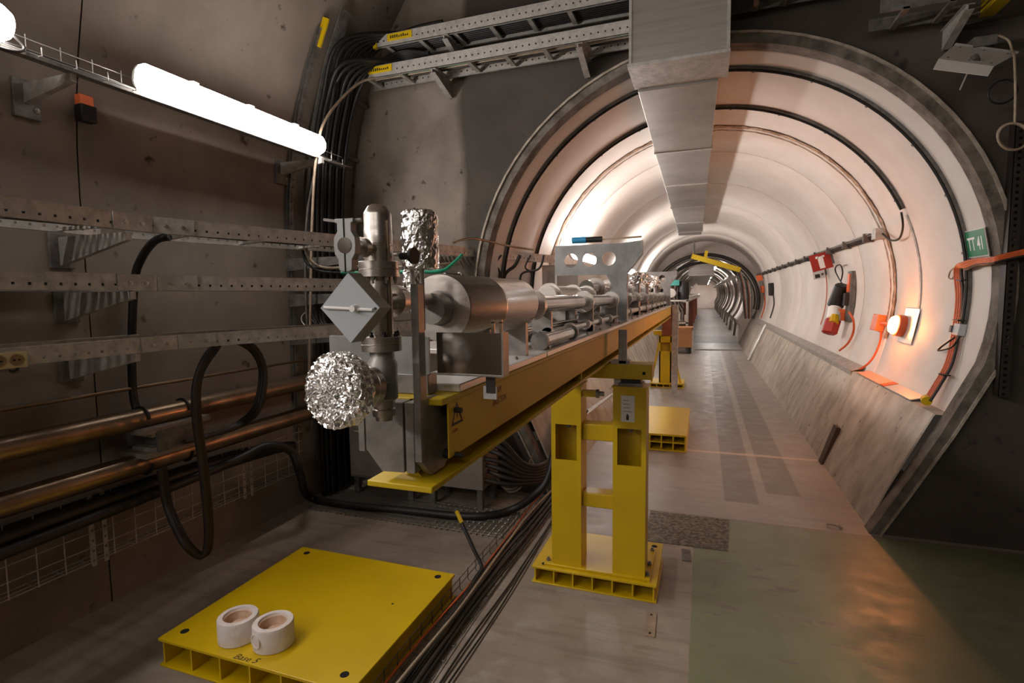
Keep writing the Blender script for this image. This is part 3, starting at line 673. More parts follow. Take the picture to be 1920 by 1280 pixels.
# bundle of orange cables down the right edge of the mouth
mp = [(1797, 505), (1800, 560), (1793, 620), (1780, 680), (1757, 722), (1738, 752)]
for i in range(4):
    o = 4*i
    P = [V((2.6, 3.55-.02*i, 2.05)), V((2.1, 3.60, 1.83-.012*i)), aY(1900, 474+3*i, 3.66), aY(1862, 484+3*i, 3.70), aW(1835, 486+3*i, 1.53), aW(1808+o*.5, 492+o, 1.53)]+[aW(x-6+o, y, 1.54) for x, y in mp]
    cable('orange_cable', ['orange cable at the left of the bundle below the green sign', 'orange cable second from left in the bundle below the green sign', 'orange cable third from left in the bundle below the green sign', 'black cable at the right of the orange bundle below the green sign'][i], 'cable', P, .0085, m_org if i < 3 else m_blkd)
for (x, y) in ((1803, 525), (1797, 600), (1770, 702)):
    p = aW(x, y, 1.53); MB().box(p.x-.03, p.x+.02, p.y-.045, p.y+.03, p.z-.005, p.z+.005)
    o = MB().box(p.x-.02, p.x+.02, p.y-.045, p.y+.03, p.z-.004, p.z+.004).build('cable_tie', m_black, smooth=0); tag(o, ['black tie near the top of the orange cable bundle', 'black tie in the middle of the orange cable bundle', 'black tie low on the orange cable bundle'][((525, 600, 702)).index(y)], 'cable tie')
cable('hook_cable', 'small pale hook of cable left of the orange bundle', 'cable', [aW(1795, 500, 1.55), aW(1783, 507, 1.55), aW(1779, 520, 1.55), aW(1786, 522, 1.55), aW(1790, 512, 1.55)], .005, m_beige)
cable('hook_cable', 'black cable loop below the small grey junction box on the right', 'cable', [aW(1790, 632, 1.53), aW(1765, 650, 1.53), aW(1760, 657, 1.53), aW(1785, 650, 1.53), aW(1800, 630, 1.53)], .006, m_blk)
c = aW(1806, 619, 1.565); nrm, upt = wall_basis(c)
t = thing('junction_box', 'small grey junction box beside the orange cable bundle', 'junction box', c)
bx_ = plate_on(c, nrm, upt, .085, .075, .04, m_box, 'enclosure', t, 0, .004); plate_on(c-rt*.055, nrm, upt, .03, .045, .05, m_galvd, 'switch', t, 0, .003)
# amber lamp
c = aW(1703, 612, 1.565); nrm, upt = wall_basis(c)
t = thing('amber_warning_lamp', 'lit amber warning lamp with orange box on a steel plate on the right wall', 'lamp', c)
plate_on(aW(1706, 611, 1.565), nrm, upt, .30, .28, .006, m_table, 'backing_plate', t, .006, .002)
c2 = aW(1697, 612, 1.565)
mb = MB(); mb.lathe(c2+nrm*.012, nrm, [(0, .088), (.05, .088), (.055, .08)], 24); mb.build('base', m_amberbody, t)
mb = MB(); n_ = 20; prof_ = [(.055, 1), (.085, .98), (.105, .8), (.115, .4)]; vs = []; fs = []
for tt, sc in prof_:
    for k_ in range(n_):
        a = 2*PI*k_/n_; cxx = math.cos(a); szz = math.sin(a)
        vs.append(c2+nrm*tt+rt*(.045*sc*cxx)+upt*(.074*sc*(abs(szz)**.8)*(1 if szz > 0 else -1)))
for i in range(3):
    for k_ in range(n_): a = i*n_+k_; b = i*n_+(k_+1) % n_; fs.append((a, b, b+n_, a+n_))
fs.append(tuple(range(3*n_, 4*n_))); mb.add(vs, fs); mb.build('lens', m_amber, t, smooth=60)
c3 = aW(1655, 606, 1.565); plate_on(c3, nrm, upt, .16, .15, .07, m_orgbox, 'junction_box', t, .0, .006)
MB().cyl(c3+nrm*.03, c2+nrm*.03, .02, 12).build('gland', m_orgbox, t)
cable('orange_cable', 'orange cable from the amber lamp box down to the ledge', 'cable', [aW(1652, 622, 1.545), aW(1650, 640, 1.55), aW(1640, 665, 1.55), aW(1627, 682, 1.54), aW(1612, 692, 1.53)], .009, m_org)
# ledge covers
t = thing('ledge_cover', 'row of aluminium cover plates on the ledge along the right tunnel wall', 'cover')
ys_ = [5.75, 6.3, 7.6, 8.9, 10.4, 12.2, 14.2, 16.2]
for a, b in zip(ys_[:-1], ys_[1:]):
    mb = MB(); mb.prism([(1.325, .754), (1.432, .79), (1.432, .800), (1.318, .764)], (0, a+.006, 0), (1, 0, 0), (0, 0, 1), (0, b-a-.012, 0)); mb.build('cover_plate', m_galv, t, smooth=0, bevel=.002)
    MB().box(1.314, 1.320, a+.006, b-.006, .705, .766).build('cover_lip', m_galv, t, smooth=0)
t = thing('ledge_board', 'thin pale boards with orange tape on the ledge near the mouth', 'board')
MB().prism([(1.335, .757), (1.430, .780), (1.430, .786), (1.335, .764)], (0, 4.95, 0), (1, 0, 0), (0, 0, 1), (0, .66, 0)).build('board', m_boardo, t, smooth=0, label='orange tinted board')
MB().prism([(1.335, .757), (1.430, .780), (1.430, .786), (1.335, .764)], (0, 4.28, 0), (1, 0, 0), (0, 0, 1), (0, .55, 0)).build('board', m_box, t, smooth=0, label='grey board')
MB().prism([(1.333, .757), (1.430, .780), (1.430, .7875), (1.333, .766)], (0, 4.84, 0), (1, 0, 0), (0, 0, 1), (0, .10, 0)).build('tape', m_org, t, smooth=0)
p = aW(1738, 752, 1.53); q = V((1.37, 4.12, .80))
t = thing('taped_cable_end', 'yellow taped end of the orange cable bundle lying on the ledge', 'cable end', p)
MB().tube([p, p.lerp(q, .5), q], .03, 10, 3).build('tape_wrap', m_yel, t)
# fire phone / hanging torch
def strip_at(px, py, h): c = aW(px, py, 1.56); return (c, *wall_basis(c))
t = thing('portable_lamp', 'black and red portable lamp with cable loop hanging on the right wall', 'portable lamp', aW(1565, 580, 1.5))
a = aW(1580, 534, 1.48); b = aW(1566, 573, 1.44); c_ = aW(1562, 600, 1.42); e = aW(1554, 626, 1.42)
MB().lathe(a, b-a, [(0, .06), (.015, .075), ((b-a).length, .085)], 14).build('shade', m_blk, t)
MB().lathe(b, c_-b, [(0, .07), ((c_-b).length, .07)], 12).build('body', m_white, t)
MB().lathe(b+(c_-b)*.75+V((0, -.04, 0)), c_-b, [(0, .05), (.1, .05)], 10).build('yellow_label', m_yel, t)
MB().lathe(c_, e-c_, [(0, .085), ((e-c_).length*.9, .085), ((e-c_).length, .06)], 6).build('battery_box', m_red, t, smooth=0)
MB().tube([a, aW(1567, 510, 1.5), aW(1568, 499, 1.5), aW(1576, 497, 1.5), aW(1580, 510, 1.5), aW(1577, 526, 1.48)], .008, 6, 5).build('cable_loop', m_blk, t)
t = thing('wall_rail_light', 'narrow steel mounting rail with orange socket box beside the portable lamp', 'light fitting', aW(1600, 555, 1.5))
c = aW(1600, 556, 1.56); nrm, upt = wall_basis(c); plate_on(c, nrm, upt, .17, .56, .05, m_galvd, 'rail', t, 0, .003)
plate_on(c+upt*.15, nrm, upt, .09, .20, .012, m_orgbox, 'orange_label', t, .05); plate_on(c-upt*.03, nrm, upt, .10, .14, .04, m_blk, 'black_unit', t, .05)
c = aW(1587, 590, 1.56); plate_on(c, nrm, upt, .17, .13, .09, m_orgbox, 'socket_box', t, .03, .005)
cable('orange_cable', 'orange cable curving from the socket box down to the ledge covers', 'cable', [aW(1592, 585, 1.44), aW(1600, 600, 1.47), aW(1600, 622, 1.53), aW(1590, 643, 1.54), aW(1574, 657, 1.53)], .011, m_org)
def sign(px, py, w_, h_, m, label, parts):
    c = aW(px, py, 1.56); nrm, upt = wall_basis(c); t = thing('wall_sign', label, 'sign', c)
    out = -nrm; f = V((0, -1, 0)); c = c+nrm*(w_/2+.02)     # flag sign standing off the wall, facing along the tunnel
    def fl_(cx, cz, ww, hh, th, mm, nm, off): MB().prism([(-ww/2, -hh/2), (ww/2, -hh/2), (ww/2, hh/2), (-ww/2, hh/2)], c+out*cx+upt*cz+f*off, out, upt, f*th).build(nm, mm, t, smooth=0)
    fl_(0, 0, w_, h_, .006, m, 'panel', 0); fl_(w_/2+.01, 0, .03, h_*.6, .004, m_galvd, 'fixing', .001)
    for dx_, dz_, ww, hh, mm in parts: fl_(dx_, dz_, ww, hh, .002, mm, 'symbol', .006)
sign(1562, 484, .23, .21, m_red, 'red square fire sign with a white symbol on the right wall', [(0, -.01, .06, .15, m_white), (-.035, .06, .03, .03, m_white), (.035, .06, .03, .02, m_white)])
sign(1549, 508, .14, .17, m_sign, 'small grey printed sign below the red fire sign', [(-.035, .045, .045, .05, m_galvd), (.03, .04, .035, .04, m_galvd), (-.02, -.045, .06, .05, m_blkd), (.04, -.03, .03, .03, m_galvd)])
sign(1431, 519, .15, .16, m_orgbox, 'small orange sign far along the right tunnel wall', [])
for px, lab, m in ((1432, 'far orange alarm box on the right wall with its cable', m_orgbox), (1449, 'far black hanging handset on the right wall with its cable', m_blk)):
    t = thing('alarm_box', lab, 'alarm box', aW(px, 545, 1.5)); c = aW(px, 542, 1.56); nrm, upt = wall_basis(c)
    plate_on(c, nrm, upt, .30 if m is m_orgbox else .38, .20 if m is m_orgbox else .30, .08, m, 'enclosure', t, 0, .01)
    MB().tube([aW(px+1, 552, 1.53), aW(px+2, 572, 1.55), aW(px-5, 596, 1.55)], .014, 6, 4).build('cable', m_blkd if m is m_blk else m_org, t)
tag(ringband(8.24, .05, -16, 20, R0-.001, .004).build('orange_stripe', m_org, smooth=40), 'painted orange stripe curving up the right tunnel wall', 'stripe')
# ladder rack leaning at right wall far
t = thing('leaning_ladder', 'steel rack leaning on the right kerb near the far arch', 'rack', (1.2, 14, 0))
for k_ in range(5): MB().cyl((1.17+.03*k_, 13.2, .38+.075*k_), (1.20+.03*k_, 16.2, .42+.075*k_), .012, 6).build('rung', m_galv, t)
MB().bar((.98, 12.9, .0), (1.33, 13.1, .78), .08, .05).build('post', m_galv, t)
tag(MB().bar((-.4, 15.0, .012), (1.0, 15.2, .012), .12, .02).build('threshold_bar', m_galv, smooth=0), 'flat steel bar across the tunnel floor before the far arch', 'threshold')
# block post on the kick wall joint
tag(MB().prism([(.99, 0), (1.10, .34), (1.13, .33), (1.06, .0)], (0, 5.18, 0), (1, 0, 0), (0, 0, 1), (0, .12, 0)).build('kerb_recess', m_spruce, smooth=0), 'dark narrow filler strip low in the right kerb joint', 'filler strip')
# ================================================================== RIGHT FRONT WALL OBJECTS
t = thing('antenna_panel', 'white folded metal panel on a rod bracket at the upper right wall', 'panel', aY(1830, 115, 3.4))
A, B, C_, D = aY(1790, 84, 3.45), aY(1910, 102, 3.45), aY(1866, 140, 3.2), aY(1752, 129, 3.2)
E_, G_ = aY(1866, 140, 3.2), aY(1750, 130, 3.2)
def quadplate(P, th, m, name, parent):
    P = [V(p) for p in P]; nrm = (P[1]-P[0]).cross(P[2]-P[0]).normalized()*th
    return MB().add(P+[p+nrm for p in P], [(0, 1, 2, 3), (7, 6, 5, 4), (0, 4, 5, 1), (1, 5, 6, 2), (2, 6, 7, 3), (3, 7, 4, 0)]).build(name, m, parent, smooth=0)
a, b, c_, d_, e_, f_ = aY(1790, 84, 3.62), aY(1908, 100, 3.62), aY(1864, 124, 3.35), aY(1760, 110, 3.35), aY(1853, 142, 3.32), aY(1750, 129, 3.32)
quadplate([a, b, c_, d_], .004, m_sign, 'panel', t); quadplate([d_, c_, e_, f_], .004, m_sign, 'folded_lip', t)
MB().bar(a, b, .02, .012).build('edge_rail', m_galv, t)
bolts(t, [a.lerp(b, s1).lerp(d_.lerp(c_, s1), s2) for (s1, s2) in ((.12, .12), (.5, .1), (.88, .12), (.12, .85), (.5, .85), (.88, .85))], (0, -.5, -1), .006, .004, m_galvd)
hub = aY(1827, 107, 3.42); MB().cyl(hub, hub+V((0, -.02, -.03)), .018, 10).build('hub', m_galvd, t); MB().tube([hub, aY(1817, 130, 3.38), aY(1800, 168, 3.34)], .004, 6).build('rod', m_galv, t)
MB().box(*(lambda p: (p.x-.05, p.x+.05, p.y, YF, p.z-.03, p.z+.02))(aY(1848, 74, 3.6))).build('wall_mount', m_galvd, t)
cable('white_cable', 'pale cable dropping from the white panel to the coil at the right edge', 'cable', [aY(1872, 66, 3.6), aY(1890, 75, 3.6), aY(1897, 92, 3.58), aY(1902, 110, 3.5), aY(1904, 170, 3.5), aY(1903, 232, 3.5)], .006, m_beige)
def loop(cx, cy, rx, ry, Y, r, m, label, turns=2, ph=0, tilt=0):
    P = []
    for i in range(int(18*turns)+1):
        a = 2*PI*i/18+ph; k_ = 1+.05*math.sin(a*1.3+i*.2); x, y = rx*math.cos(a)*k_, ry*math.sin(a)*k_
        P.append(aY(cx+x*math.cos(tilt)-y*math.sin(tilt), cy+x*math.sin(tilt)+y*math.cos(tilt), Y-.002*i))
    cable('cable_coil', label, 'cable coil', P, r, m, smooth=3)
loop(1900, 256, 30, 24, 3.6, .006, m_beige, 'pale coiled cable hanging at the right edge below the panel', 3)
loop(1880, 172, 30, 20, 3.66, .004, m_blk, 'thin black cable loops behind the pale cable at the right', 2, .5, -.5)
t = thing('wall_channel', 'dark perforated channel down the far right wall with cables behind', 'channel', aY(1912, 400, 3.6))
p = aY(1903, 260, 3.7); mb = MB(); perf(mb, V((p.x, 3.7, .9)), V((0, 0, 1)), 1.5, V((1, 0, 0)), .05, .025, .035, .008, V((0, .003, 0))); mb.build('face', m_blkd, t, smooth=0)
MB().box(p.x, p.x+.003, 3.7, 3.765, .9, 2.4).build('side', m_blkd, t, smooth=0)
# ================================================================== PIPES LOW ON LEFT WALL
def bigpipe(z, label):
    t = thing('wall_pipe', label, 'pipe', (-2.6, 1.5, z)); mb = MB(); mb.cyl((-2.6, -2.2, z), (-2.6, 3.72, z), .052, 28); mb.build('pipe', m_copper, t)
    for y in (.75, 3.3): mb = MB(); mb.lathe((-2.6, y, z), (0, 1, 0), [(0, .053), (.004, .055), (.03, .055), (.034, .053)], 28, False); mb.build('weld_sleeve', m_copper, t)
    return t
bigpipe(.92, 'upper of two thick metal pipes along the left wall'); bigpipe(.70, 'lower of two thick metal pipes along the left wall')
tag(MB().cyl((-2.70, -2.2, 1.06), (-2.70, 3.72, 1.06), .009, 10).build('thin_pipe', m_copper), 'thin copper coloured pipe above the two thick pipes', 'pipe')
t = thing('pipe_support', 'steel bracket block clamping both thick pipes to the left wall', 'bracket', (-2.6, 1.9, .8))
MB().box(WX, -2.50, 1.84, 2.0, .765, .86).build('arm', m_galvd, t, bevel=.003); MB().box(-2.51, -2.49, 1.82, 2.02, .76, .865).build('end_plate', m_galvd, t)
for z, s in ((.92, -1), (.70, 1)):
    MB().box(-2.65, -2.51, 1.80, 2.06, z+s*.072-.012, z+s*.072+.012).build('saddle', m_galv, t); MB().box(-2.68, -2.50, 1.76, 2.12, z+s*.052-.013, z+s*.052+.013).build('clamp_base', m_rubgrey, t)
    for y in (1.82, 2.04):
        P = [(-2.6+.058*math.cos(a), y, z+.058*math.sin(a)) for a in [PI*(i/14)-(0 if s < 0 else 0) for i in range(15)]]
        if s > 0: P = [(x, yy_, 2*z-zz_) for x, yy_, zz_ in P]
        MB().tube(P, .006, 6).build('u_bolt', m_black, t)
# mesh basket
t = thing('wire_mesh_basket', 'rusty wire mesh cable basket low on the left wall', 'cable tray', (-2.66, 1, .4)); mb = MB()
for z in (.29, .36, .43, .50, .57): mb.cyl((-2.655, -2.2, z), (-2.655, 2.98, z), .0028, 5)
for x in (-2.74, -2.70): mb.cyl((x, -2.2, .285), (x, 2.98, .285), .0022, 5)
y = -2.2
while y < 2.95: mb.tube([(-2.655, y, .60), (-2.655, y, .285), (-2.75, y, .285)], .0030, 5); y += .105
mb.build('wires', m_galv, t, kind='stuff')
for yb in (1.58, 2.45):
    t = thing('slotted_bracket', ['pair of slotted uprights behind the mesh basket near the frame edge', 'pair of slotted uprights behind the mesh basket right of the cable loop'][yb > 2], 'bracket', (-2.72, yb, .4))
    for k_ in range(2):
        mb = MB(); perf(mb, V((-2.65, yb+.055*k_, .27)), V((0, 0, 1)), .34, V((0, 1, 0)), .02, .010, .048, .006, V((-.003, 0, 0))); mb.build('slotted_bar', m_galv, t, smooth=0)
for i in range(4):
    cable('power_cable', ['thick black power cable lying highest in the wall mesh basket', 'thick black power cable in the middle of the wall mesh basket', 'thick black power cable at the back of the wall mesh basket', 'thin black cable at the front of the wall mesh basket'][i], 'cable',
          [(-2.62-.03*(i % 3), -2.2, .57-.035*(i % 2)), (-2.62-.03*(i % 3), .5, .55-.03*(i % 2)), (-2.61-.03*(i % 3), 1.6, .57-.035*(i % 2)), (-2.61-.03*(i % 3), 2.4, .56-.03*(i % 2)), (-2.62-.02*i, 2.85, .50)], (.032, .03, .028, .014)[i], m_blk, n=12)
cable('power_cable', 'thick black cable dropping from the left wall and crossing the floor to the bundle', 'cable',
      [V((-2.58, -2.2, .50)), V((-2.57, .5, .51)), V((-2.57, 1.6, .53)), V((-2.56, 2.3, .56)), aX(500, 836, -2.50), aX(545, 845, -2.44), aX(562, 885, -2.42), aZ(578, 930, .06), aZ(640, 945, .04), aZ(760, 957, .04), aZ(890, 968, .04), aZ(960, 955, .06), aY(1005, 925, 3.3), aY(1028, 895, 3.35), aY(1040, 840, 3.5), aY(1050, 780, 3.7)], .026, m_blk, n=12)
# hanging loop of cables
lpth = [(300, 880), (312, 950), (345, 1020), (378, 1043), (388, 1000), (378, 880), (365, 780), (368, 710), (395, 655), (435, 634), (478, 652), (497, 700), (486, 765), (455, 795), (400, 815), (345, 828)]
for i, (rr, ox) in enumerate(((.014, 0), (.012, 5), (.010, 9))):
    cable('hanging_cable_loop', ['thickest black cable of the big loop hanging in front of the pipes', 'second black cable of the big hanging loop, inside the first', 'thin black cable of the big hanging loop, innermost'][i], 'cable',
          [aX(px+(ox if px < 430 else -ox), py+(ox*.5 if py < 700 else -ox*.4), -2.30-.03*i-(.0 if 1 < j < 13 else .16)) for j, (px, py) in enumerate(lpth)], rr, m_blkd, smooth=8)
cable('wall_cable', 'black cable bending from the top tray down the left wall', 'cable', [aX(318, 443, -2.42), aX(290, 452, -2.5), aX(265, 485, -2.64), aX(252, 530, -2.70), aX(247, 650, -2.71), aX(250, 740, -2.70), aX(262, 785, -2.66)], .019, m_blk)
# ================================================================== CABINET AND CABLES UNDER THE BEAM
t = thing('grey_cabinet', 'low grey steel cabinet on legs beneath the yellow beam', 'cabinet', (-1.95, 3.4, 0))
MB().box(-2.50, -1.93, 3.30, 3.62, .15, .58).build('body', m_rubgrey, t, bevel=.006); MB().box(-1.92, -1.42, 3.32, 3.62, .15, .58).build('body', m_rubgrey, t, bevel=.006)
MB().box(-2.48, -1.95, 3.29, 3.30, .17, .56).build('door', m_rubgrey, t, bevel=.003); MB().box(-2.44, -2.16, 3.284, 3.29, .505, .512).build('handle', m_sign, t)
MB().box(-2.29, -2.19, 3.285, 3.29, .36, .40).build('label_plate', m_sign, t)
for x in (-2.47, -2.0, -1.82, -1.45):
    for y in (3.33, 3.57): MB().box(x-.02, x+.02, y, y+.04, 0, .15).build('leg', m_galvd, t)
for i in range(7):
    z0 = .52-.05*i
    cable('bundle_cable', 'thick black cable leaving the cabinet side and sweeping into the tunnel', 'cable', [(-1.44, 3.36+.03*(i % 3), z0), (-1.30, 3.40, z0-.03), aY(985, 870+6*i, 3.5), aY(1030, 862+5*i, 3.7), aY(1075, 790+4*i, 4.2), aY(1100, 770, 4.8)], .017, m_blkd, 'black cables sweeping from the cabinet')
for i in range(6):
    cable('thin_cable', 'thin cable hanging in loose loops below the black bundle', 'cable', [aY(925, 880, 3.55), aY(935+3*i, 905+3*i, 3.5), aY(965+2*i, 905+2*i, 3.5), aY(985, 880+2*i, 3.55), aY(1000, 850, 3.7)], .005, m_beige if i % 2 else m_galvd, 'thin loose loops beneath the bundle')
for i in range(4):
    cable('tunnel_cable', 'grey cable rising along the left tunnel kerb behind the stand', 'cable', [aY(1000+3*i, 858, 3.9), aY(1020+3*i, 835, 4.1), aY(1050+3*i, 805, 4.5), aY(1100+3*i, 770, 5.4), aY(1160, 730, 7)], .008, m_galv, 'grey cables on the left tunnel kerb')
t = thing('kerb_hole_cover', 'round steel cover in the left tunnel kerb under the beam', 'cover', aY(997, 797, 4.6)); p = aY(997, 797, 4.5)
MB().lathe(p, (.9, -.1, .35), [(-.02, .06), (.02, .06), (.02, .035), (.005, .03)], 20).build('disc', m_galv, t)
# floor grating
t = thing('floor_grating', 'flat galvanised wire grating lying across the floor before the cabinet', 'grating', (-1.9, 3.1, 0)); mb = MB()
for j in range(14): y = 2.98+.028*j; mb.box(-2.62+.3*max(0, (y-3.2)), -1.16, y, y+.007, .008, .016+.006*(j % 2))
for i in range(36): x = -2.6+.041*i; mb.box(x, x+.006, 2.97, 3.36, .004, .012)
mb.build('wires', m_grate, t, smooth=0, kind='stuff')
# ================================================================== DIAGONAL FLOOR BASKET
t = thing('floor_cable_basket', 'wire cable basket running along the floor right of the big yellow base', 'cable tray', (-1.05, 2.2, 0)); mb = MB()
def bxp(y, o=0): return -1.13+o+.012*math.sin(y*2)
ysb = [1.35+.1*i for i in range(24)]
for o, z in ((0, .075), (0, .04), (0.02, .012), (.07, .008), (.12, .008), (.16, .012)): mb.tube([(bxp(y, o), y, z) for y in ysb], .0025, 5)
for y in ysb: mb.tube([(bxp(y), y, .08), (bxp(y), y, .02), (bxp(y, .02), y, .008), (bxp(y, .16), y, .008), (bxp(y, .17), y, .02)], .0025, 5)
mb.build('wires', m_galvd, t, kind='stuff')
def fl(o, z, wv, ph, y0=1.3, y1=3.72): return [(bxp(y, o)+wv*math.sin(y*3.1+ph), y, z+.006*abs(math.sin(y*4+ph))) for y in [y0+(y1-y0)*i/12 for i in range(13)]]
for i, (o, z, wv, r, m, lb) in enumerate(((.03, .035, .016, .005, m_org, 'thin orange cable in the floor basket'), (.085, .06, .016, .007, m_beige, 'beige cable on top of the floor basket cables'), (.06, .022, .008, .014, m_blkd, 'thick dark cable at the left in the floor basket'),
        (.09, .024, .008, .014, m_blk, 'thick black cable in the middle of the floor basket'), (.12, .022, .006, .012, m_blkd, 'thick dark cable at the right in the floor basket'), (.145, .018, .01, .008, m_blk, 'black cable along the right rim of the floor basket'),
        (.21, .008, .012, .005, m_blkd, 'thin dark cable on the floor just right of the basket'), (.235, .008, .014, .004, m_blk, 'thinnest black cable on the floor, furthest right of the basket'))):
    cable('floor_cable', lb, 'cable', fl(o, z, wv, i), r, m)
a = aZ(903, 1062, .05); b = aY(856, 958, a.y+.12)
t = thing('cable_stub', 'black cable stub with a yellow taped tip sticking up from the floor basket', 'cable end', a)
MB().tube([a+V((.02, -.3, -.02)), a+V((.01, -.1, -.01)), a, a.lerp(b, .3), a.lerp(b, .78)], .011, 8, 5).build('stub', m_blk, t); MB().cyl(a.lerp(b, .78), b, .012, 8).build('yellow_tape', m_yeld, t)
# ================================================================== YELLOW BASES
def hollow(parent, x0, x1, y0, y1, z0, z1, n, rows=1, th=.008):
    MB().box(x0, x1, y0, y1, z1-th*1.6, z1).build('top_plate', m_yel, parent, bevel=.0025)
    MB().box(x0, x1, y0, y1, z0, z0+th).build('bottom_plate', m_yel, parent, bevel=.002)
    for r in range(1, rows): z = z0+(z1-z0)*r/rows; MB().box(x0+.012, x1-.012, y0+.01, y1-.01, z-th/2, z+th/2).build('shelf_plate', m_yel, parent)
    for i in range(n+1):
        x = x0+.015+(x1-x0-.03)*i/n; MB().box(x-th/2, x+th/2, y0+.012, y1-.012, z0+th, z1-th*1.6).build('rib', m_yel, parent)
def holes(parent, pts, z, r=.018):
    for x, y in pts: MB().lathe((x, y, z-.004), (0, 0, 1), [(0, r), (.0046, r)], 18).build('bolt_hole', m_dark, parent)
t = thing('yellow_base_plate', 'big flat yellow steel base on the floor at the lower left, carrying two ceramic rings', 'base plate', (-1.62, 1.88, 0))
hollow(t, -2.085, -1.145, 1.46, 2.305, 0, .12, 6)
holes(t, [(-2.01, 2.25), (-1.215, 2.255), (-2.02, 1.53), (-1.22, 1.53)], .12, .017); holes(t, [(-1.30, 1.98)], .12, .005)
MB().lathe((-2.0, 1.60, .008), (0, 0, 1), [(0, .016), (.003, .016)], 14).build('bolt_hole', m_dark, t)
q = aZ(436, 1232, .1212); q2 = aZ(498, 1238, .1212)
text('Base 5', .042, m_black, (q.x, q.y-.002, .1203), (1, .04, 0), (0.25, 1, 0), t, name='handwriting', ext=.0002)
def ring(px, py, label, dimple):
    c = aZ(px, py, .215); c = V((c.x, c.y, .12)); t = thing('ceramic_ring', label, 'ceramic ring', c, None)
    MB().lathe(c, (0, 0, 1), [(0, .074), (.003, .078), (.088, .078), (.094, .075), (.095, .056), (.086, .053)], 40, False).build('body', m_ceram, t, smooth=40)
    MB().lathe(c, (0, 0, 1), [(.086, .053), (.084, .050), (.05, .046), (.048, .026), (.004, .024)], 40, False).build('bore', m_ceramin, t, smooth=40)
    if dimple:
        d = V((-.25, -1, 0)).normalized(); MB().lathe(c+V((0, 0, .05))+d*.071, d, [(0, .030), (.0085, .030), (.0088, .024), (.001, .018)], 24, False).build('side_port', m_ceram, t, smooth=30)
ring(446, 1152, 'white ceramic ring at the left on the big yellow base', False); ring(512, 1163, 'white ceramic ring at the right on the yellow base, with a dimple in its side', True)
# stand
t = thing('beam_stand', 'tall yellow twin-post steel stand carrying the beam in the foreground', 'stand', (-.5, 2.8, 0))
hollow(t, -.825, -.19, 2.56, 3.03, 0, .09, 6)
holes(t, [(-.765, 2.60), (-.245, 2.60), (-.235, 2.98)], .09, .016)
MB().box(-.765, -.225, 2.585, 2.93, .09, .102).build('foot_plate', m_yel, t, bevel=.002)
bolts(t, [(x, y, .102) for x, y in ((-.75, 2.62), (-.24, 2.63), (-.24, 2.74), (-.24, 2.90))], (0, 0, 1), .012, .01)
for x0, x1 in ((-.725, -.57), (-.41, -.25)):
    W = x1-x0
    MB().holed((x0, 2.60, .64), (1, 0, 0), (0, 0, 1), W, .22, [(W/2, .11, .001)], (0, .008, 0), n=4)
    mb = MB(); hx0, hx1, hz0, hz1 = x0+.022, x1-.022, .66, .845
    for a_, b_, c__, d__ in ((x0, x1, .102, hz0), (x0, x1, hz1, 1.045), (x0, hx0, hz0, hz1), (hx1, x1, hz0, hz1)): mb.box(a_, b_, 2.60, 2.608, c__, d__)
    mb.box(x0, x0+.008, 2.608, 2.73, .102, 1.045); mb.box(x1-.008, x1, 2.608, 2.73, .102, 1.045); mb.box(x0, x1, 2.73, 2.738, .102, 1.045)
    mb.build('post', m_yel, t, smooth=0)
    MB().box(x0-.006, x1+.006, 2.594, 2.744, 1.045, 1.053).build('cap_plate', m_yel, t)
    mb = MB(); bolt(mb, ((x0+x1)/2, 2.66, .84), (0, 0, -1), .02, .012); mb.build('bolt', m_steeld, t)
for z0, z1 in ((.765, .85), (.415, .49)): MB().box(-.57, -.41, 2.63, 2.72, z0, z1).build('cross_tie', m_yel, t, bevel=.006)
MB().box(-.57, -.50, 2.62, 2.66, .99, 1.02).build('side_lug', m_yel, t); MB().lathe((-.50, 2.64, 1.005), (1, 0, 0), [(0, .022), (.015, .022), (.016, .012), (.04, .012)], 12).build('adjuster', m_steeld, t)
MB().box(-.385, -.27, 2.61, 2.72, 1.053, 1.068).build('shim_plate', m_steeld, t); MB().box(-.375, -.28, 2.62, 2.71, 1.068, 1.09).build('rubber_pad', m_blk, t, label='black rubber pad'); MB().box(-.41, -.37, 2.63, 2.70, 1.053, 1.09).build('shim_plate', m_sign, t)
MB().box(-.70, -.60, 2.62, 2.72, 1.053, 1.09).build('shim_plate', m_steeld, t)
MB().box(-.72, -.225, 2.60, 2.73, 1.09, 1.163).build('crossbar', m_yeld, t, bevel=.003); MB().cyl((-.262, 2.595, 1.122), (-.262, 2.602, 1.122), .008, 10).build('bolt_hole', m_dark, t)
pl = MB().box(-.37, -.305, 2.5975, 2.60, .88, 1.01).build('label_plate', m_sign, t, smooth=0)
mb = MB()
for i in range(4): mb.box(-.36, -.335+rnd.uniform(0, .02), 2.5968, 2.5975, .985-.018*i, .987-.018*i)
mb.box(-.345, -.332, 2.5968, 2.5975, .89, .912); mb.box(-.342, -.335, 2.5968, 2.5975, .912, .92); mb.build('print', m_black, pl, smooth=0)
t = thing('steel_riser_bar', 'short upright steel bar standing on the crossbar beside the beam', 'bar', (-.36, 2.62, 1.163))
MB().box(-.385, -.345, 2.60, 2.625, 1.163, 1.33).build('bar', m_steeld, t, bevel=.003); MB().box(-.42, -.33, 2.60, 2.66, 1.163, 1.18).build('foot', m_steeld, t)
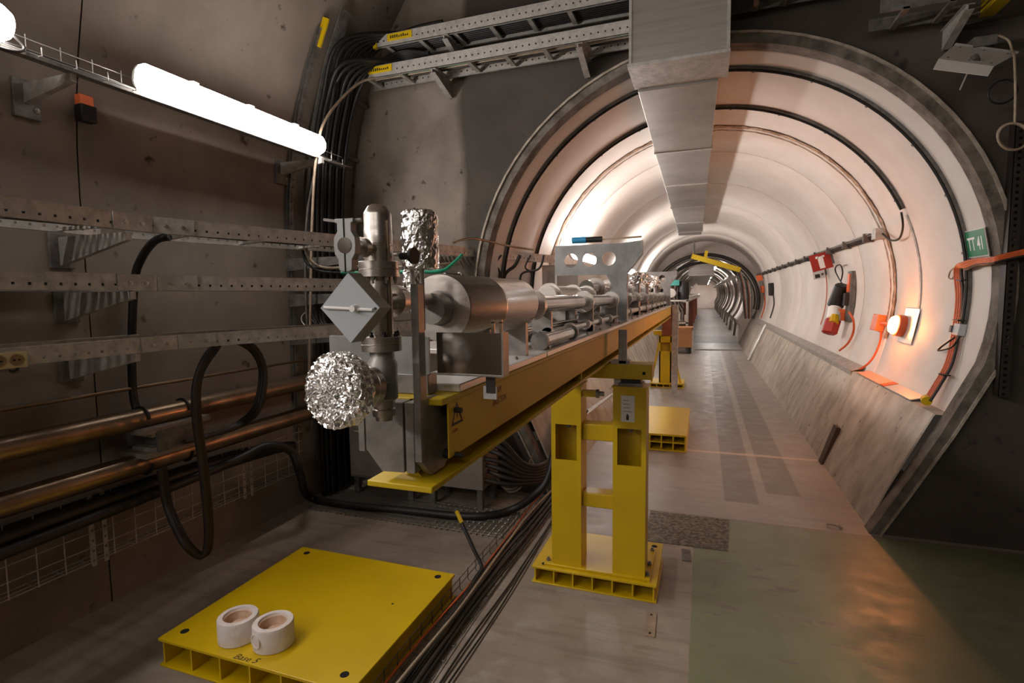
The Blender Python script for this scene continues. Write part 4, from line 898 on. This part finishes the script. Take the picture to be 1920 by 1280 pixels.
# second base + far stand
t = thing('yellow_base_block', 'double height hollow yellow base block on the tunnel floor behind the stand', 'base block', (-.4, 5.8, 0)); hollow(t, -.70, -.125, 5.2, 6.5, 0, .165, 5, rows=2, th=.012)
t = thing('trestle_stand', 'yellow A-shaped trestle stand under the beam further down the tunnel', 'stand', (-.55, 8.9, 0)); hollow(t, -.80, -.27, 8.8, 9.3, 0, .07, 5, th=.012)
mb = MB(); mb.box(-.66, -.64, 8.9, 9.02, .07, .9); mb.box(-.49, -.47, 8.9, 9.02, .07, .9); mb.box(-.66, -.47, 8.9, 8.915, .07, .58); mb.box(-.66, -.47, 8.9, 8.915, .72, .82); mb.box(-.64, -.49, 9.0, 9.02, .07, .9); mb.build('post', m_yel, t, smooth=0)
for x0, x1 in ((-.64, -.78), (-.49, -.33)): MB().bar((x0, 8.93, .86), (x1, 8.93, .07), .03, .03, (0, 1, 0)).build('brace', m_yel, t)
MB().box(-.75, -.38, 8.88, 9.0, .84, .91).build('crossbar', m_yel, t); MB().box(-.62, -.5, 8.9, 9.0, .91, 1.165).build('jack', m_steeld, t)
# ================================================================== THE BEAM
BX0, BX1 = -.56, -.43; BC = -.49; Y0, Y1 = .83, 7.9
t = thing('yellow_beam', 'long yellow steel I-beam girder running from the foreground into the tunnel', 'girder', (BC, Y0, 1.165))
MB().box(BC-.004, BC+.004, Y0, Y1, 1.176, 1.318).build('web', m_yeld, t, smooth=0)
MB().box(BX0, BX1, Y0-.045, Y1, 1.165, 1.176).build('bottom_flange', m_yeld, t, bevel=.002)
MB().box(BX0, BX1, Y0, Y1, 1.308, 1.320).build('top_flange', m_yeld, t, bevel=.002)
mb = MB(); mb.prism([(0, 0), (.012, 0), (0, .012)], (BC+.004, Y0, 1.176), (1, 0, 0), (0, 0, 1), (0, Y1-Y0, 0)); mb.prism([(0, 0), (-.012, 0), (0, .012)], (BC-.004, Y0, 1.176), (1, 0, 0), (0, 0, 1), (0, Y1-Y0, 0)); mb.build('weld_fillet', m_yeld, t, smooth=0)
for y in (2.0, 3.25, 4.6, 6.0): MB().box(BC+.004, BX1-.006, y, y+.010, 1.176, 1.308).build('stiffener', m_yeld, t)
# stickers, on a side panel
MB().box(BX1-.006, BX1-.003, Y0+.03, Y1, 1.205, 1.308).build('side_panel', m_yels, t, smooth=0)
xs_ = BX1-.0028
c = V((xs_, .895, 1.275))
mb = MB(); tri = [(0, .030), (-.026, -.014), (.026, -.014)]; tri2 = [(0, .020), (-.017, -.009), (.017, -.009)]
for i in range(3):
    a_, b_ = tri[i], tri[(i+1) % 3]; a2, b2 = tri2[i], tri2[(i+1) % 3]
    mb.add([c+V((0, p[0], p[1])) for p in (a_, b_, b2, a2)], [(0, 1, 2, 3)])
mb.prism([(-.002, -.004), (.004, .002), (.000, .002), (.003, .012), (-.004, .002), (.000, .001)], c, (0, 1, 0), (0, 0, 1), (.0003, 0, 0)); mb.build('hazard_triangle', m_black, t, smooth=0, label='black outlined warning triangle')
text('LASER', .0085, m_red, (xs_, .873, 1.248), (0, 1, 0), (0, 0, 1), t, ext=.0002)
text('BEAM', .022, m_rust, (xs_, 1.075, 1.283), (0, 1, 0), (0, 0, 1), t, ext=.0002); text('DIRECTION', .022, m_rust, (xs_, 1.075, 1.258), (0, 1, 0), (0, 0, 1), t, ext=.0002, sx=.75)
# aluminium table on the beam
t = thing('optical_table', 'pale aluminium table top lying along the beam under the tubes', 'table top', (-.68, 1.0, 1.32))
MB().box(-.56, BX1+.002, .90, 1.49, 1.3205, 1.336).build('top_plate', m_table, t, bevel=.002)
for a_, b_ in ((1.50, 3.28), (3.29, 5.6), (5.61, 7.9)): MB().box(-.95, BX1+.002, a_, b_, 1.3205, 1.336).build('top_plate', m_table, t, bevel=.002)
bolts(t, [(-.455, 1.3+.3*i, 1.336) for i in range(20)], (0, 0, 1), .006, .004, name='screw')
# clamp at beam end
t = thing('end_clamp', 'machined steel clamp blocks and tall plate bolted on the near end of the beam', 'clamp', (BC, .85, 1.18))
MB().prism([(-.08, .152), (-.002, .152), (-.002, .026), (-.048, .024), (-.08, .062)], (BC, .800, 1.165), (1, 0, 0), (0, 0, 1), (0, .029, 0)).build('left_block', m_steeld, t, smooth=0, bevel=.0015)
MB().prism([(.002, .152), (.0195, .152), (.0195, .026), (.002, .026)], (BC, .800, 1.165), (1, 0, 0), (0, 0, 1), (0, .029, 0)).build('right_block', m_steeld, t, smooth=0, bevel=.0015)
MB().box(-.555, -.473, .86, .895, 1.3205, 1.358).build('top_block', m_steeld, t, bevel=.0015)
# tall plate: lies in the YZ plane
poly = [(0, .355), (.022, .355), (.024, .155), (.10, .150), (.105, .035), (.085, .012), (.035, .012), (.0, .045)]
MB().prism(poly, (-.470, .80, 1.168), (0, 1, 0), (0, 0, 1), (.014, 0, 0)).build('tall_plate', m_steeld, t, smooth=0, bevel=.0015)
for z in (1.29, 1.205):
    MB().lathe((-.458, .885, z), (1, 0, 0), [(0, .009), (.012, .009), (.012, .0055), (.040, .0055)], 6).build('bolt', m_blk, t)
MB().prism([(0, .055), (.010, .06), (.016, .155), (0, .155)], (-.585, .80, 1.168), (0, 1, 0), (0, 0, 1), (.012, 0, 0)).build('left_cheek', m_steeld, t, smooth=0)
# mirror plates
p0_, p1_ = aY(818, 623, .845), aY(942, 704, .845)
t = thing('polished_plate', 'mirror-polished steel plate right of the tall clamp plate, reflecting the foil ball', 'plate', p0_)
MB().box(p0_.x, p1_.x, .845, .849, p1_.z, p0_.z).build('plate', m_steelp, t, smooth=0)
mb = MB(); mb.box(p1_.x, p1_.x+.003, .842, .87, p1_.z-.002, p0_.z+.001); mb.box(p0_.x, p1_.x, .842, .862, p1_.z-.003, p1_.z); mb.build('folded_edge', m_steeld, t, smooth=0)
p2_, p3_ = aY(617, 629, .87), aY(700, 700, .87)
tag(MB().box(p2_.x, -.475, .87, .874, p3_.z, p2_.z).build('polished_plate', m_plate, smooth=0), 'satin steel plate behind the foil ball and the grey diamond box', 'plate')
p4 = aY(900, 705, .86); p5 = aY(932, 752, .86)
t = thing('taped_strip', 'dark strip with a clear plastic end hanging below the polished plate', 'strip', p4)
MB().box(p4.x+.012, p5.x-.003, .858, .862, p5.z+.014, p4.z+.004).build('strip', m_blkd, t); MB().box(p4.x+.006, p5.x-.001, .860, .864, p5.z+.003, p5.z+.026).build('plastic_end', m_clear, t)
p6 = aY(932, 620, .90); t = thing('copper_hook', 'small copper coloured slotted lug above the right end of the polished plate', 'lug', p6)
mb = MB(); mb.box(p6.x-.012, p6.x-.005, .90, .903, p6.z-.006, p6.z+.016); mb.box(p6.x+.004, p6.x+.010, .90, .903, p6.z-.006, p6.z+.016); mb.box(p6.x-.012, p6.x+.010, .90, .903, p6.z+.014, p6.z+.020); mb.build('lug', m_copper, t, smooth=0)
# ================================================================== VACUUM COLUMN
CX, CY = -.51, .77
t = thing('vacuum_valve_column', 'upright stainless vacuum valve column at the near end of the beam', 'valve', (CX, CY, 1.29))
def zc(py): return aY(718, py, CY).z
MB().lathe((CX, CY, 0), (0, 0, 1), [(zc(490), .0232), (zc(462), .0232), (zc(461), .0222), (zc(458), .0222), (zc(457), .0232), (zc(430), .0232), (zc(429), .0228), (zc(402), .0228), (zc(399), .0222), (zc(386), .015), (zc(383), .010), (zc(382), .003)], 36).build('bonnet', m_steel, t)
MB().lathe((CX, CY, 0), (0, 0, 1), [(zc(519), .0335), (zc(506), .0335), (zc(505.2), .0325), (zc(504.4), .0335), (zc(491), .0335), (zc(490), .032)], 40).build('flange', m_steel, t)
bolts(t, [(CX+.028*math.cos(a), CY+.028*math.sin(a), zc(519)) for a in [2*PI*i/8+.2 for i in range(8)]], (0, 0, -1), .0035, .006)
MB().lathe((CX, CY, 0), (0, 0, 1), [(zc(632), .0205), (zc(560), .0205), (zc(540), .0195), (zc(519), .0195)], 32).build('body_tube', m_steel, t)
mb = MB(); mb.cyl((CX+.024, CY-.008, zc(628)), (CX+.024, CY-.008, zc(415)), .0022, 8); mb.build('copper_rod', m_copper, t)
MB().lathe((CX+.01, CY+.015, zc(420)), (0, 0, 1), [(0, .008), (-.07, .008)], 10).build('side_tube', m_steel, t)
MB().lathe((CX, CY, 0), (0, 0, 1), [(zc(657), .0335), (zc(645), .0335), (zc(644.2), .0325), (zc(643.4), .0335), (zc(631), .0335), (zc(630), .0325)], 40).build('flange', m_steel, t)
bolts(t, [(CX+.028*math.cos(a), CY+.028*math.sin(a), zc(631)) for a in [2*PI*i/8 for i in range(8)]], (0, 0, 1), .0036, .005, m_blk)
MB().lathe((CX, CY, 0), (0, 0, 1), [(zc(748), .0225), (zc(745), .0248), (zc(680), .0248), (zc(672), .0205), (zc(657), .0205)], 32).build('valve_body', m_steeld, t)
MB().lathe((CX, CY, 0), (0, 0, 1), [(zc(788), .010), (zc(787), .014), (zc(779), .0145), (zc(778), .019), (zc(766), .0195), (zc(765), .0165), (zc(761), .0165), (zc(760), .0195), (zc(749), .0195), (zc(748), .0175)], 28).build('bottom_cap', m_steel, t)
# port to the foil ball
FC = aY(622, 733, .655); pa = V((CX, CY, zc(722))); dr = (FC-pa).normalized()
MB().lathe(pa, dr, [(.0, .020), (.03, .020), (.031, .0335), (.044, .0335), (.0448, .0325), (.0456, .0335), (.058, .0335)], 32).build('side_port', m_steel, t)
u_, w__ = frame(dr)
bolts(t, [pa+dr*.031+(u_*math.cos(a)+w__*math.sin(a))*.028 for a in [2*PI*i/6+.3 for i in range(6)]], -dr, .004, .006)
# beam pipe link behind column
MB().lathe((CX, CY, zc(565)), (0, 1, 0), [(0, .015), (.10, .016), (.20, .016)], 24).build('link_pipe', m_steel, t)
MB().lathe((CX, CY+.035, zc(565)), (0, 1, 0), [(0, .028), (.02, .028)], 28).build('link_flange', m_steel, t)
MB().lathe((CX+.03, CY+.02, zc(480)), (1, -.1, 0), [(0, .006), (.022, .006), (.022, .013), (.028, .014)], 18).build('hand_knob', m_blkd, t)
def foil_drum(name, label, p, d, R_, Lh, n=60, k=18, face=14, jit=.0022, seed=1, cat='foil wrap'):
    rg = random.Random(seed); p = V(p); d = V(d).normalized(); u, w_ = frame(d); rows = []
    for i in range(face): s = (i+.6)/face; rows.append((-.0, R_*s, .0045*(1-s**6)))
    rows2 = [(t_, r_) for t_, r_ in [(-Lh*0, 0)]]
    prof_b = [(-Lh-.002, R_*.96), (-Lh-.003, R_*.75), (-Lh-.003, R_*.5)]
    prof_ = [(0.006*(1-(i/face)**4), R_*.97*i/face) for i in range(1, face+1)]+[(-Lh*(j+.5)/k-.001, R_) for j in range(k)]+prof_b
    vs = [p+d*.006]; fs = []
    for (tt, rr) in prof_:
        for a_ in range(n):
            a = 2*PI*(a_+.4*rg.random())/n; j1, j2 = rg.gauss(0, jit*.6), rg.gauss(0, jit*.8)
            vs.append(p+d*(tt+j2)+(u*math.cos(a)+w_*math.sin(a))*(rr+j1))
    for a_ in range(n): fs.append((0, 1+a_, 1+(a_+1) % n))
    for i in range(len(prof_)-1):
        for a_ in range(n):
            a = 1+i*n+a_; b = 1+i*n+(a_+1) % n
            if rg.random() < .5: fs += [(a, a+n, b), (b, a+n, b+n)]
            else: fs += [(a, a+n, b+n), (a, b+n, b)]
    o = MB().add(vs, fs).build(name, m_alu, smooth=0); tag(o, label, cat); return o
foil_drum('foil_wrapped_flange', 'round flange wrapped in crumpled aluminium foil at the left end of the column', FC, dr, .0575, .030, k=8, jit=.0021, n=66, face=19)
gp = aY(786, 400, .87)
foil_drum('foil_wrapped_gauge', 'upright gauge wrapped in aluminium foil right of the stainless column', V((gp.x, .87, gp.z)), (0, 0, 1), .0335, .098, n=44, k=14, face=8, jit=.0013, seed=4)
t = thing('gauge_post', 'threaded steel rods holding up the foil wrapped gauge', 'support', (gp.x, .87, 1.5))
for o_ in (-.012, .008): MB().cyl((gp.x+o_, .86, 1.44), (gp.x+o_, .86, gp.z-.097), .004, 8).build('rod', m_steel, t)
g2 = aY(772, 520, .90)
foil_drum('foil_wrapped_elbow', 'short foil wrapped elbow under the foil wrapped gauge', V((g2.x, .90, g2.z+.01)), (0, 0, 1), .017, .055, n=30, k=8, face=5, jit=.0015, seed=9)
# diamond box
t = thing('grey_diamond_box', 'light grey square box turned on its corner with a white lever across it', 'box', aY(657, 577, .69))
bc = aY(657, 577, .687); hd = .0535
MB().prism([(-hd, 0), (0, hd), (hd, 0), (0, -hd)], bc, (1, 0, 0), (0, 0, 1), (0, .030, 0)).build('case', m_boxd, t, smooth=0)
MB().prism([(-hd, 0), (0, hd), (hd, 0), (0, -hd)], bc+V((0, -.0025, 0)), (1, 0, 0), (0, 0, 1), (0, .0025, 0)).build('front_plate', m_box, t, smooth=0)
MB().cyl(bc+V((-.044, -.006, .001)), bc+V((.044, -.006, -.003)), .0024, 10).build('lever', m_lever, t); MB().lathe(bc+V((.012, -.013, -.001)), (0, 1, 0), [(0, .005), (.011, .006)], 16).build('lever_hub', m_lever, t)
for s in (-1, 1): MB().cyl(bc+V((s*.0465, -.004, -.001*s)), bc+V((s*.0465, -.002, -.001*s)), .002, 8).build('screw', m_black, t)
MB().cyl(bc+V((0, .03, 0)), (CX, CY-.015, bc.z), .012, 16).build('mount', m_steeld, t)
# KF clamp
kc = aY(646, 460, .675); ks = V((CX, CY, zc(468))); kd = (kc-ks).normalized(); ku = V((0, 0, 1)); kr = ku.cross(kd).normalized()
t = thing('pipe_clamp', 'cast aluminium wing clamp on a short nipple left of the column top', 'clamp', kc)
out_ = [(-.019, 0), (-.018, .012), (-.012, .021), (-.0125, .033), (-.016, .034), (-.016, .040), (.016, .040), (.016, .034), (.0125, .033), (.012, .021), (.018, .012), (.019, 0), (.018, -.012), (.012, -.021), (.0115, -.036), (.006, -.039), (-.006, -.039), (-.0115, -.036), (-.012, -.021), (-.018, -.012)]
MB().prism(out_, kc, kr, ku, -kd*.014).build('cast_body', m_plate, t, smooth=25, bevel=.001)
MB().prism([(-.0012, .041), (.0012, .041), (.0012, -.040), (-.0012, -.040)], kc+kd*.0002, kr, ku, kd*.0003).build('split_line', m_dark, t)
MB().lathe(kc, kd, [(0, .012), (.0012, .0118), (.0014, .002)], 28).build('blank_disc', m_steelp, t)
MB().cyl(kc-kd*.007+ku*.037+kr*.014, kc-kd*.007+ku*.037+kr*.026, .003, 8).build('bolt', m_steeld, t); MB().bar(kc-kd*.007+ku*.037-kr*.016, kc-kd*.003+ku*.040-kr*.036, .006, .004).build('wing_nut', m_steeld, t)
kl = (kc-ks).length
MB().lathe(ks, kd, [(0, .010), (kl*.45, .010), (kl*.46, .016), (kl*.6, .016), (kl*.61, .011), (kl*.74, .011), (kl-.016, .016), (kl-.014, .016)], 24).build('nipple', m_steel, t)
# barrel
t = thing('vacuum_barrel', 'large polished steel barrel lying on the beam behind the column', 'vacuum vessel', (-.505, 1.0, 1.48)); bz = 1.477; bxx = -.505
MB().lathe((bxx, .975, bz), (0, 1, 0), [(.0, .034), (0, .068), (.004, .0695), (.20, .0695), (.203, .0705), (.215, .0705), (.218, .0695), (.46, .0695), (.495, .060), (.497, .024)], 48, False).build('shell', m_steel, t, smooth=30)
MB().lathe((bxx, .975, bz), (0, 1, 0), [(-.002, .036), (.01, .034), (.03, .026)], 32).build('end_recess', m_steeld, t)
MB().lathe((bxx, .935, bz), (0, 1, 0), [(0, .031), (.02, .033), (.04, .033)], 32).build('end_flange', m_steeld, t)
MB().lathe((bxx, 1.0, bz+.069), (.2, 1, 0), [(0, .004), (.05, .004), (.052, .007), (.058, .007)], 10).build('top_fitting', m_steeld, t)
for y in (1.12, 1.38): MB().box(bxx-.05, bxx+.05, y, y+.02, 1.336, 1.425).build('saddle', m_steeld, t)
# tubes down the table
def pipe_run(label, x, z, y0, y1, r, flanges, m=None, name='vacuum_tube', fr=1.6):
    t = thing(name, label, 'vacuum tube', (x, y0, z)); MB().cyl((x, y0, z), (x, y1, z), r, 28).build('tube', m or m_steelp, t)
    for y in flanges:
        MB().lathe((x, y, z), (0, 1, 0), [(0, r*fr), (.012, r*fr), (.0125, r*fr*.96), (.013, r*fr), (.025, r*fr)], 28).build('flange', m_steel, t)
    for y in [y0+.15+(y1-y0-.3)*i/max(1, int((y1-y0)/.7)) for i in range(int((y1-y0)/.7)+1)]:
        MB().box(x-r*1.1, x+r*1.1, y, y+.02, 1.336, z-r*.8).build('cradle', m_steeld, t)
pipe_run('main polished beam tube from the barrel to the first holed plate', -.505, 1.470, 1.55, 3.27, .030, (1.58, 2.35, 3.1))
pipe_run('second polished tube left of the main beam tube', -.60, 1.455, 1.7, 3.27, .026, (1.75, 2.5, 3.0))
pipe_run('thick bright tube closest to the first holed plate', -.66, 1.50, 2.3, 3.25, .045, (2.35, 2.8, 3.15), m_steel, fr=1.25)
pipe_run('low slim tube on the table right of the barrel', -.485, 1.372, 1.62, 3.2, .014, (1.7, 2.0, 2.3, 2.6, 2.9), m_steelp)
pipe_run('low slim tube on the table behind the first slim tube', -.57, 1.376, 1.5, 3.2, .017, (1.62, 1.95, 2.5, 2.95), m_steelp)
pipe_run('low slim tube on the table furthest left', -.68, 1.380, 1.8, 3.2, .018, (1.9, 2.3, 2.7, 3.1), m_steelp)
t = thing('tube_coupling', 'short steel coupling with two dark clamp rings on the table edge', 'coupling', (-.46, 1.9, 1.37))
MB().cyl((-.462, 1.55, 1.362), (-.462, 1.95, 1.362), .022, 24).build('sleeve', m_steelp, t)
for y in (1.53, 1.93): MB().lathe((-.462, y, 1.362), (0, 1, 0), [(0, .028), (.014, .028)], 24).build('clamp_ring', m_steeld, t)
# holed bracket plates
def holed_plate(Y, label, blue):
    t = thing('holed_bracket_plate', label, 'bracket', (-.6, Y, 1.336)); k_ = 1
    P = lambda px, py: aY(px, py, 3.36)
    x_l, x_r, x_o, zb = -.905, -.450, -.36, 1.336
    W = .41; zl, zh = 1.625, 1.815
    MB().holed((x_l, Y, zl), (1, 0, 0), (0, 0, 1), W, zh-zl, [(.105, .093, .044), (.225, .096, .044), (.345, .099, .044)], (0, .010, 0), n=24).build('plate', m_plate, t, smooth=30)
    MB().prism([(x_l+W, zl), (x_l+W, zh), (x_o, zh+.012), (x_o, zh-.07), (x_r, 1.63), (x_r, zb), (-.62, zb), (-.60, 1.45), (-.535, 1.55), (-.575, zl)], (0, Y, 0), (1, 0, 0), (0, 0, 1), (0, .010, 0)).build('plate', m_plate, t, smooth=0)
    for p, q in (((x_r, zb), (x_r, 1.63)), ((x_r, 1.63), (x_o, zh-.07)), ((x_o, zh-.07), (x_o, zh+.012))):
        MB().bar((p[0]+.004, Y+.005, p[1]), (q[0]+.004, Y+.005, q[1]), .05, .006, (1, 0, 0)).build('edge_flange', m_steeld, t)
    MB().box(x_l, x_l+.012, Y, Y+.012, 1.336, zl).build('leg', m_steeld, t)
    if blue:
        MB().bar((-.60, Y, zh+.028), (x_o, Y, zh+.034), .012, .010).build('top_rod', m_copper, t)
        MB().cyl((-.79, Y, zh+.03), (-.70, Y, zh+.03), .020, 12).build('blue_grip', m_blue, t); MB().cyl((-.70, Y, zh+.03), (-.60, Y, zh+.03), .018, 12).build('black_grip', m_blk, t)
holed_plate(3.36, 'tall grey bracket plate with three round holes and a blue clamp grip on top', True)
holed_plate(7.9, 'smaller looking grey bracket plate with three holes, further down the tunnel', False)
# equipment between the brackets and beyond
for i, (x, z, y0, y1, r, lb) in enumerate(((-.52, 1.47, 3.5, 7.8, .035, 'beam tube between the two holed plates'), (-.62, 1.44, 3.6, 7.8, .04, 'left beam tube between the two holed plates'), (-.75, 1.55, 3.6, 7.8, .05, 'thick upper tube between the two holed plates'), (-.50, 1.38, 3.5, 7.8, .02, 'slim lower tube between the two holed plates'))):
    pipe_run(lb, x, z, y0, y1, r, [y0+.3+.55*k_ for k_ in range(7)], m_steel if i % 2 else m_steelp, fr=1.5)
for i, (px, py, Y, r) in enumerate(((1195, 520, 4.6, .05), (1212, 522, 5.4, .06), (1228, 527, 6.4, .06), (1246, 530, 8.6, .07))):
    p = aY(px, py, Y)
    foil_drum('foil_bundle', ['foil wrapped fitting right behind the first holed plate', 'foil wrapped fitting second behind the first holed plate', 'foil wrapped fitting third behind the first holed plate', 'foil wrapped fitting above the second holed plate'][i], p, (.3, -1, .2), r, .12, n=20, k=5, face=4, jit=.008, seed=20+i)
    tag(MB().cyl((p.x, Y+.05, 1.336), (p.x, Y+.05, p.z), .02, 10).build('support_rod', m_steeld), ['steel rod under the first foil fitting', 'steel rod under the second foil fitting', 'steel rod under the third foil fitting', 'steel rod under the furthest foil fitting'][i], 'support')
# ================================================================== FAR EQUIPMENT
t = thing('rust_red_column', 'rust red steel column with grey post at the far end of the beam', 'column', (-.5, 8.3, 0))
MB().box(-.56, -.43, 8.0, 8.2, .9, 1.32).build('column', m_rust, t); MB().box(-.42, -.34, 8.05, 8.25, 0, 1.34).build('post', m_galv, t)
t = thing('equipment_rack', 'steel rack with teal and black pump units at the far end of the beam line', 'rack', (-.5, 15, 0))
for x in (-.92, -.42):
    for y in (14.6, 15.4): MB().box(x, x+.05, y, y+.05, 0, 1.35).build('leg', m_galv, t)
for z in (.72, 1.30): MB().box(-.92, -.37, 14.6, 15.45, z, z+.04).build('shelf', m_galv, t)
MB().box(-1.1, -.6, 14.7, 15.2, 1.72, 1.86).build('teal_unit', m_teal, t); MB().lathe((-.50, 14.9, 1.34), (0, 0, 1), [(0, .14), (.45, .14), (.5, .10)], 20).build('black_motor', m_blk, t)
MB().lathe((-.8, 14.6, 1.52), (0, 1, 0), [(0, .12), (.5, .12)], 20).build('drum', m_steel, t)
for i in range(7): MB().box(-.88+.07*i, -.84+.07*i, 14.62, 15.0, .78, .95+.05*(i % 3)).build('module', m_galvd if i % 2 else m_steel, t)
t = thing('wooden_crate', 'plywood crate on dark skids by the far arch', 'crate', (-.5, 16, 0))
MB().box(-.78, -.25, 14.0, 14.5, .16, .62).build('body', m_wood, t); MB().box(-.80, -.23, 13.98, 14.52, .60, .66).build('lid', m_wood, t)
for x in (-.75, -.35): MB().box(x, x+.08, 14.0, 14.5, .0, .16).build('skid', m_blk, t)
MB().box(-.25, -.21, 13.98, 14.02, .05, .66).build('corner_post', m_galv, t)
def archring(y, r, tube_r, m, label, sq=1.0):
    P = [V((r*math.cos(a), y, 1.30+r*math.sin(a)*sq)) for a in [math.radians(-12+204*i/40) for i in range(41)]]
    cable('arch_cable', label, 'cable', P, tube_r, m, smooth=0)
archring(16.0, 1.42, .05, m_blkd, 'thick dark cable bundle arching over the far tunnel entrance, outermost', .90)
archring(16.2, 1.34, .025, m_galvd, 'grey cable of the far arch inside the outermost bundle', .90)
archring(16.6, 1.22, .04, m_blk, 'black cable bundle of the far arch, inner ring', .90)
for i in range(9):
    cable('hanging_cable', 'thin cable hanging down the right side of the far arch', 'cable', [V((.80+.05*i, 16.1, 2.25-.06*i)), V((.95+.03*i, 16.0, 1.8)), V((1.0+.03*i, 15.9, 1.4)), V((1.08+.02*i, 15.9, .8))], .014, (m_galvd, m_blkd, m_rust, m_galv)[i % 4], 'cables hanging at the right of the far arch')
t = thing('yellow_crane_beam', 'yellow hoist beam hanging across the far tunnel entrance', 'hoist', (.3, 15.5, 2.3))
MB().bar(aY(1297, 480, 15.5), aY(1388, 506, 15.5), .12, .13).build('beam', m_yeld, t); MB().bar(aY(1322, 486, 15.5), aY(1325, 470, 15.5), .08, .08, (0, 1, 0)).build('trolley', m_yel, t)
MB().cyl(aY(1301, 478, 15.5), aY(1301, 455, 15.5), .03, 8).build('hanger', m_galvd, t)
t = thing('far_duct', 'grey ventilation duct under the crown of the far narrow tunnel', 'duct', (-.1, 20, 2.2))
MB().box(-.45, .30, 17.6, 19.5, 2.05, 2.42).build('duct_section', m_duct, t); MB().box(-.38, .24, 19.5, 40, 2.08, 2.38).build('duct_section', m_duct, t)
t = thing('far_pipe', 'long pale insulated pipe on the left of the far narrow tunnel', 'pipe', (-.7, 18, 1.3)); MB().cyl((-.55, 18, 1.35), (-.35, 45, 1.35), .14, 16).build('pipe', m_steel, t)
for i in range(5): MB().box(-.62, -.40, 19+5*i, 19.2+5*i, 0, 1.22).build('support', m_rust, t)
t = thing('far_cable_tray', 'pale cable tray high on the right of the far narrow tunnel', 'cable tray', (.9, 18, 2)); MB().box(.72, .98, 18, 50, 1.98, 2.03).build('tray', m_galv, t)
t = thing('far_cable_tray', 'pale cable tray on the left of the far narrow tunnel', 'cable tray', (-.9, 18, 2)); MB().box(-1.05, -.8, 18, 50, 1.95, 2.0).build('tray', m_galv, t)
# ================================================================== FLOOR DETAILS
tag(MB().prism([(-.32, 3.225), (.16, 3.24), (.185, 3.70), (-.32, 3.70)], (0, 0, 0), (1, 0, 0), (0, 1, 0), (0, 0, .004)).build('floor_patch', m_pit, smooth=0), 'rough dark patched square in the floor right of the stand', 'floor patch')
a, b = aZ(1222, 1150, 0), aZ(1222, 1195, 0)
t = thing('floor_strip', 'small pale metal strip with two screws on the floor below the stand', 'strip', (a.x, a.y, 0)); MB().bar((a.x, a.y, .003), (b.x-.01, b.y, .003), .045, .006).build('plate', m_beige, t)
mb = MB(); bolt(mb, (a.x, a.y-.02, .006), (0, 0, 1), .006, .002); bolt(mb, (b.x-.01, b.y+.02, .006), (0, 0, 1), .006, .002); mb.build('screw', m_black, t)
a, b = aZ(1286, 1030, 0), aZ(1288, 1052, 0)
tag(MB().bar((a.x, a.y, .002), (b.x, b.y, .002), .05, .004).build('floor_strip', m_galvd, smooth=0), 'small dark metal plate on the floor left of the green paint edge', 'strip')
a = aZ(1563, 984, .01); t = thing('scrap_tie', 'tiny twisted bit of orange lit scrap on the floor near the kerb', 'scrap', a)
MB().tube([a+V((-.04, 0, 0)), a+V((0, -.01, .005)), a+V((.04, -.03, 0)), a+V((.035, .01, .002))], .005, 6, 4).build('scrap', m_beige, t)

# ================================================================== EXTRAS AROUND THE TUNNEL MOUTH, LEFT
for i, (x0, x1) in enumerate(((905, 925), (930, 945), (965, 955), (985, 1005), (1010, 985))):
    cable('drop_cable', ['black cable dropping from the tunnel end of the top tray, leftmost', 'black cable dropping from the top tray, second from left', 'black cable dropping from the top tray, middle one', 'black cable dropping from the top tray, fourth from left', 'black cable dropping from the top tray, rightmost'][i], 'cable',
          [aY(x0+10, 478, 4.0), aY(x0, 492+3*i, 4.0), aY(x1-8, 515, 4.05), aY(x1-30+6*i, 560, 4.1)], (.012, .008, .014, .007, .009)[i], m_blkd)
cable('copper_cable', 'orange brown cable arching over the top tray at the mouth', 'cable', [aY(850, 455, 3.3), aY(880, 447, 3.5), aY(915, 452, 3.7), aY(960, 462, 4.0), aY(1000, 468, 4.3)], .008, m_copper)
p, q = aY(1016, 497, 4.9), aY(1060, 560, 4.9)
t = thing('white_cabinet', 'white cabinet with a small blue window left of the holed plate', 'cabinet', (p.x, 4.9, 1.3))
MB().box(p.x, q.x+.12, 4.9, 5.1, q.z-.1, p.z).build('body', m_sign, t, bevel=.006)
MB().box(p.x+.05, p.x+.12, 4.893, 4.90, q.z+.12, p.z-.05).build('window', m_clear, t)
MB().box(p.x+.02, p.x+.05, 4.92, 5.08, 0, q.z-.1).build('leg', m_galvd, t); MB().box(q.x+.07, q.x+.10, 4.92, 5.08, 0, q.z-.1).build('leg', m_galvd, t)
for i, (x, y, z, R_, L_) in enumerate(((-.60, 1.78, 1.372, .022, .06), (-.53, 2.45, 1.375, .024, .08), (-.80, 2.3, 1.40, .035, .10), (-.86, 2.9, 1.42, .05, .12), (-.74, 3.15, 1.39, .04, .10))):
    foil_drum('foil_lump', ['small foil wrapped lump on the table just past the barrel', 'foil wrapped lump between the slim tubes midway along the table', 'foil wrapped lump at the left edge of the table', 'large foil wrapped lump at the left of the holed plate foot', 'foil wrapped lump right in front of the holed plate foot'][i], (x, y, z), (.25, -1, .3), R_, L_, n=22, k=5, face=4, jit=.004, seed=40+i)
text('P5', .10, m_stainp, (WX+.002, aX(2, 700, WX).y-.03, aX(2, 700, WX).z), (0, 1, 0), (0, 0, 1), wl, name='painted_mark')
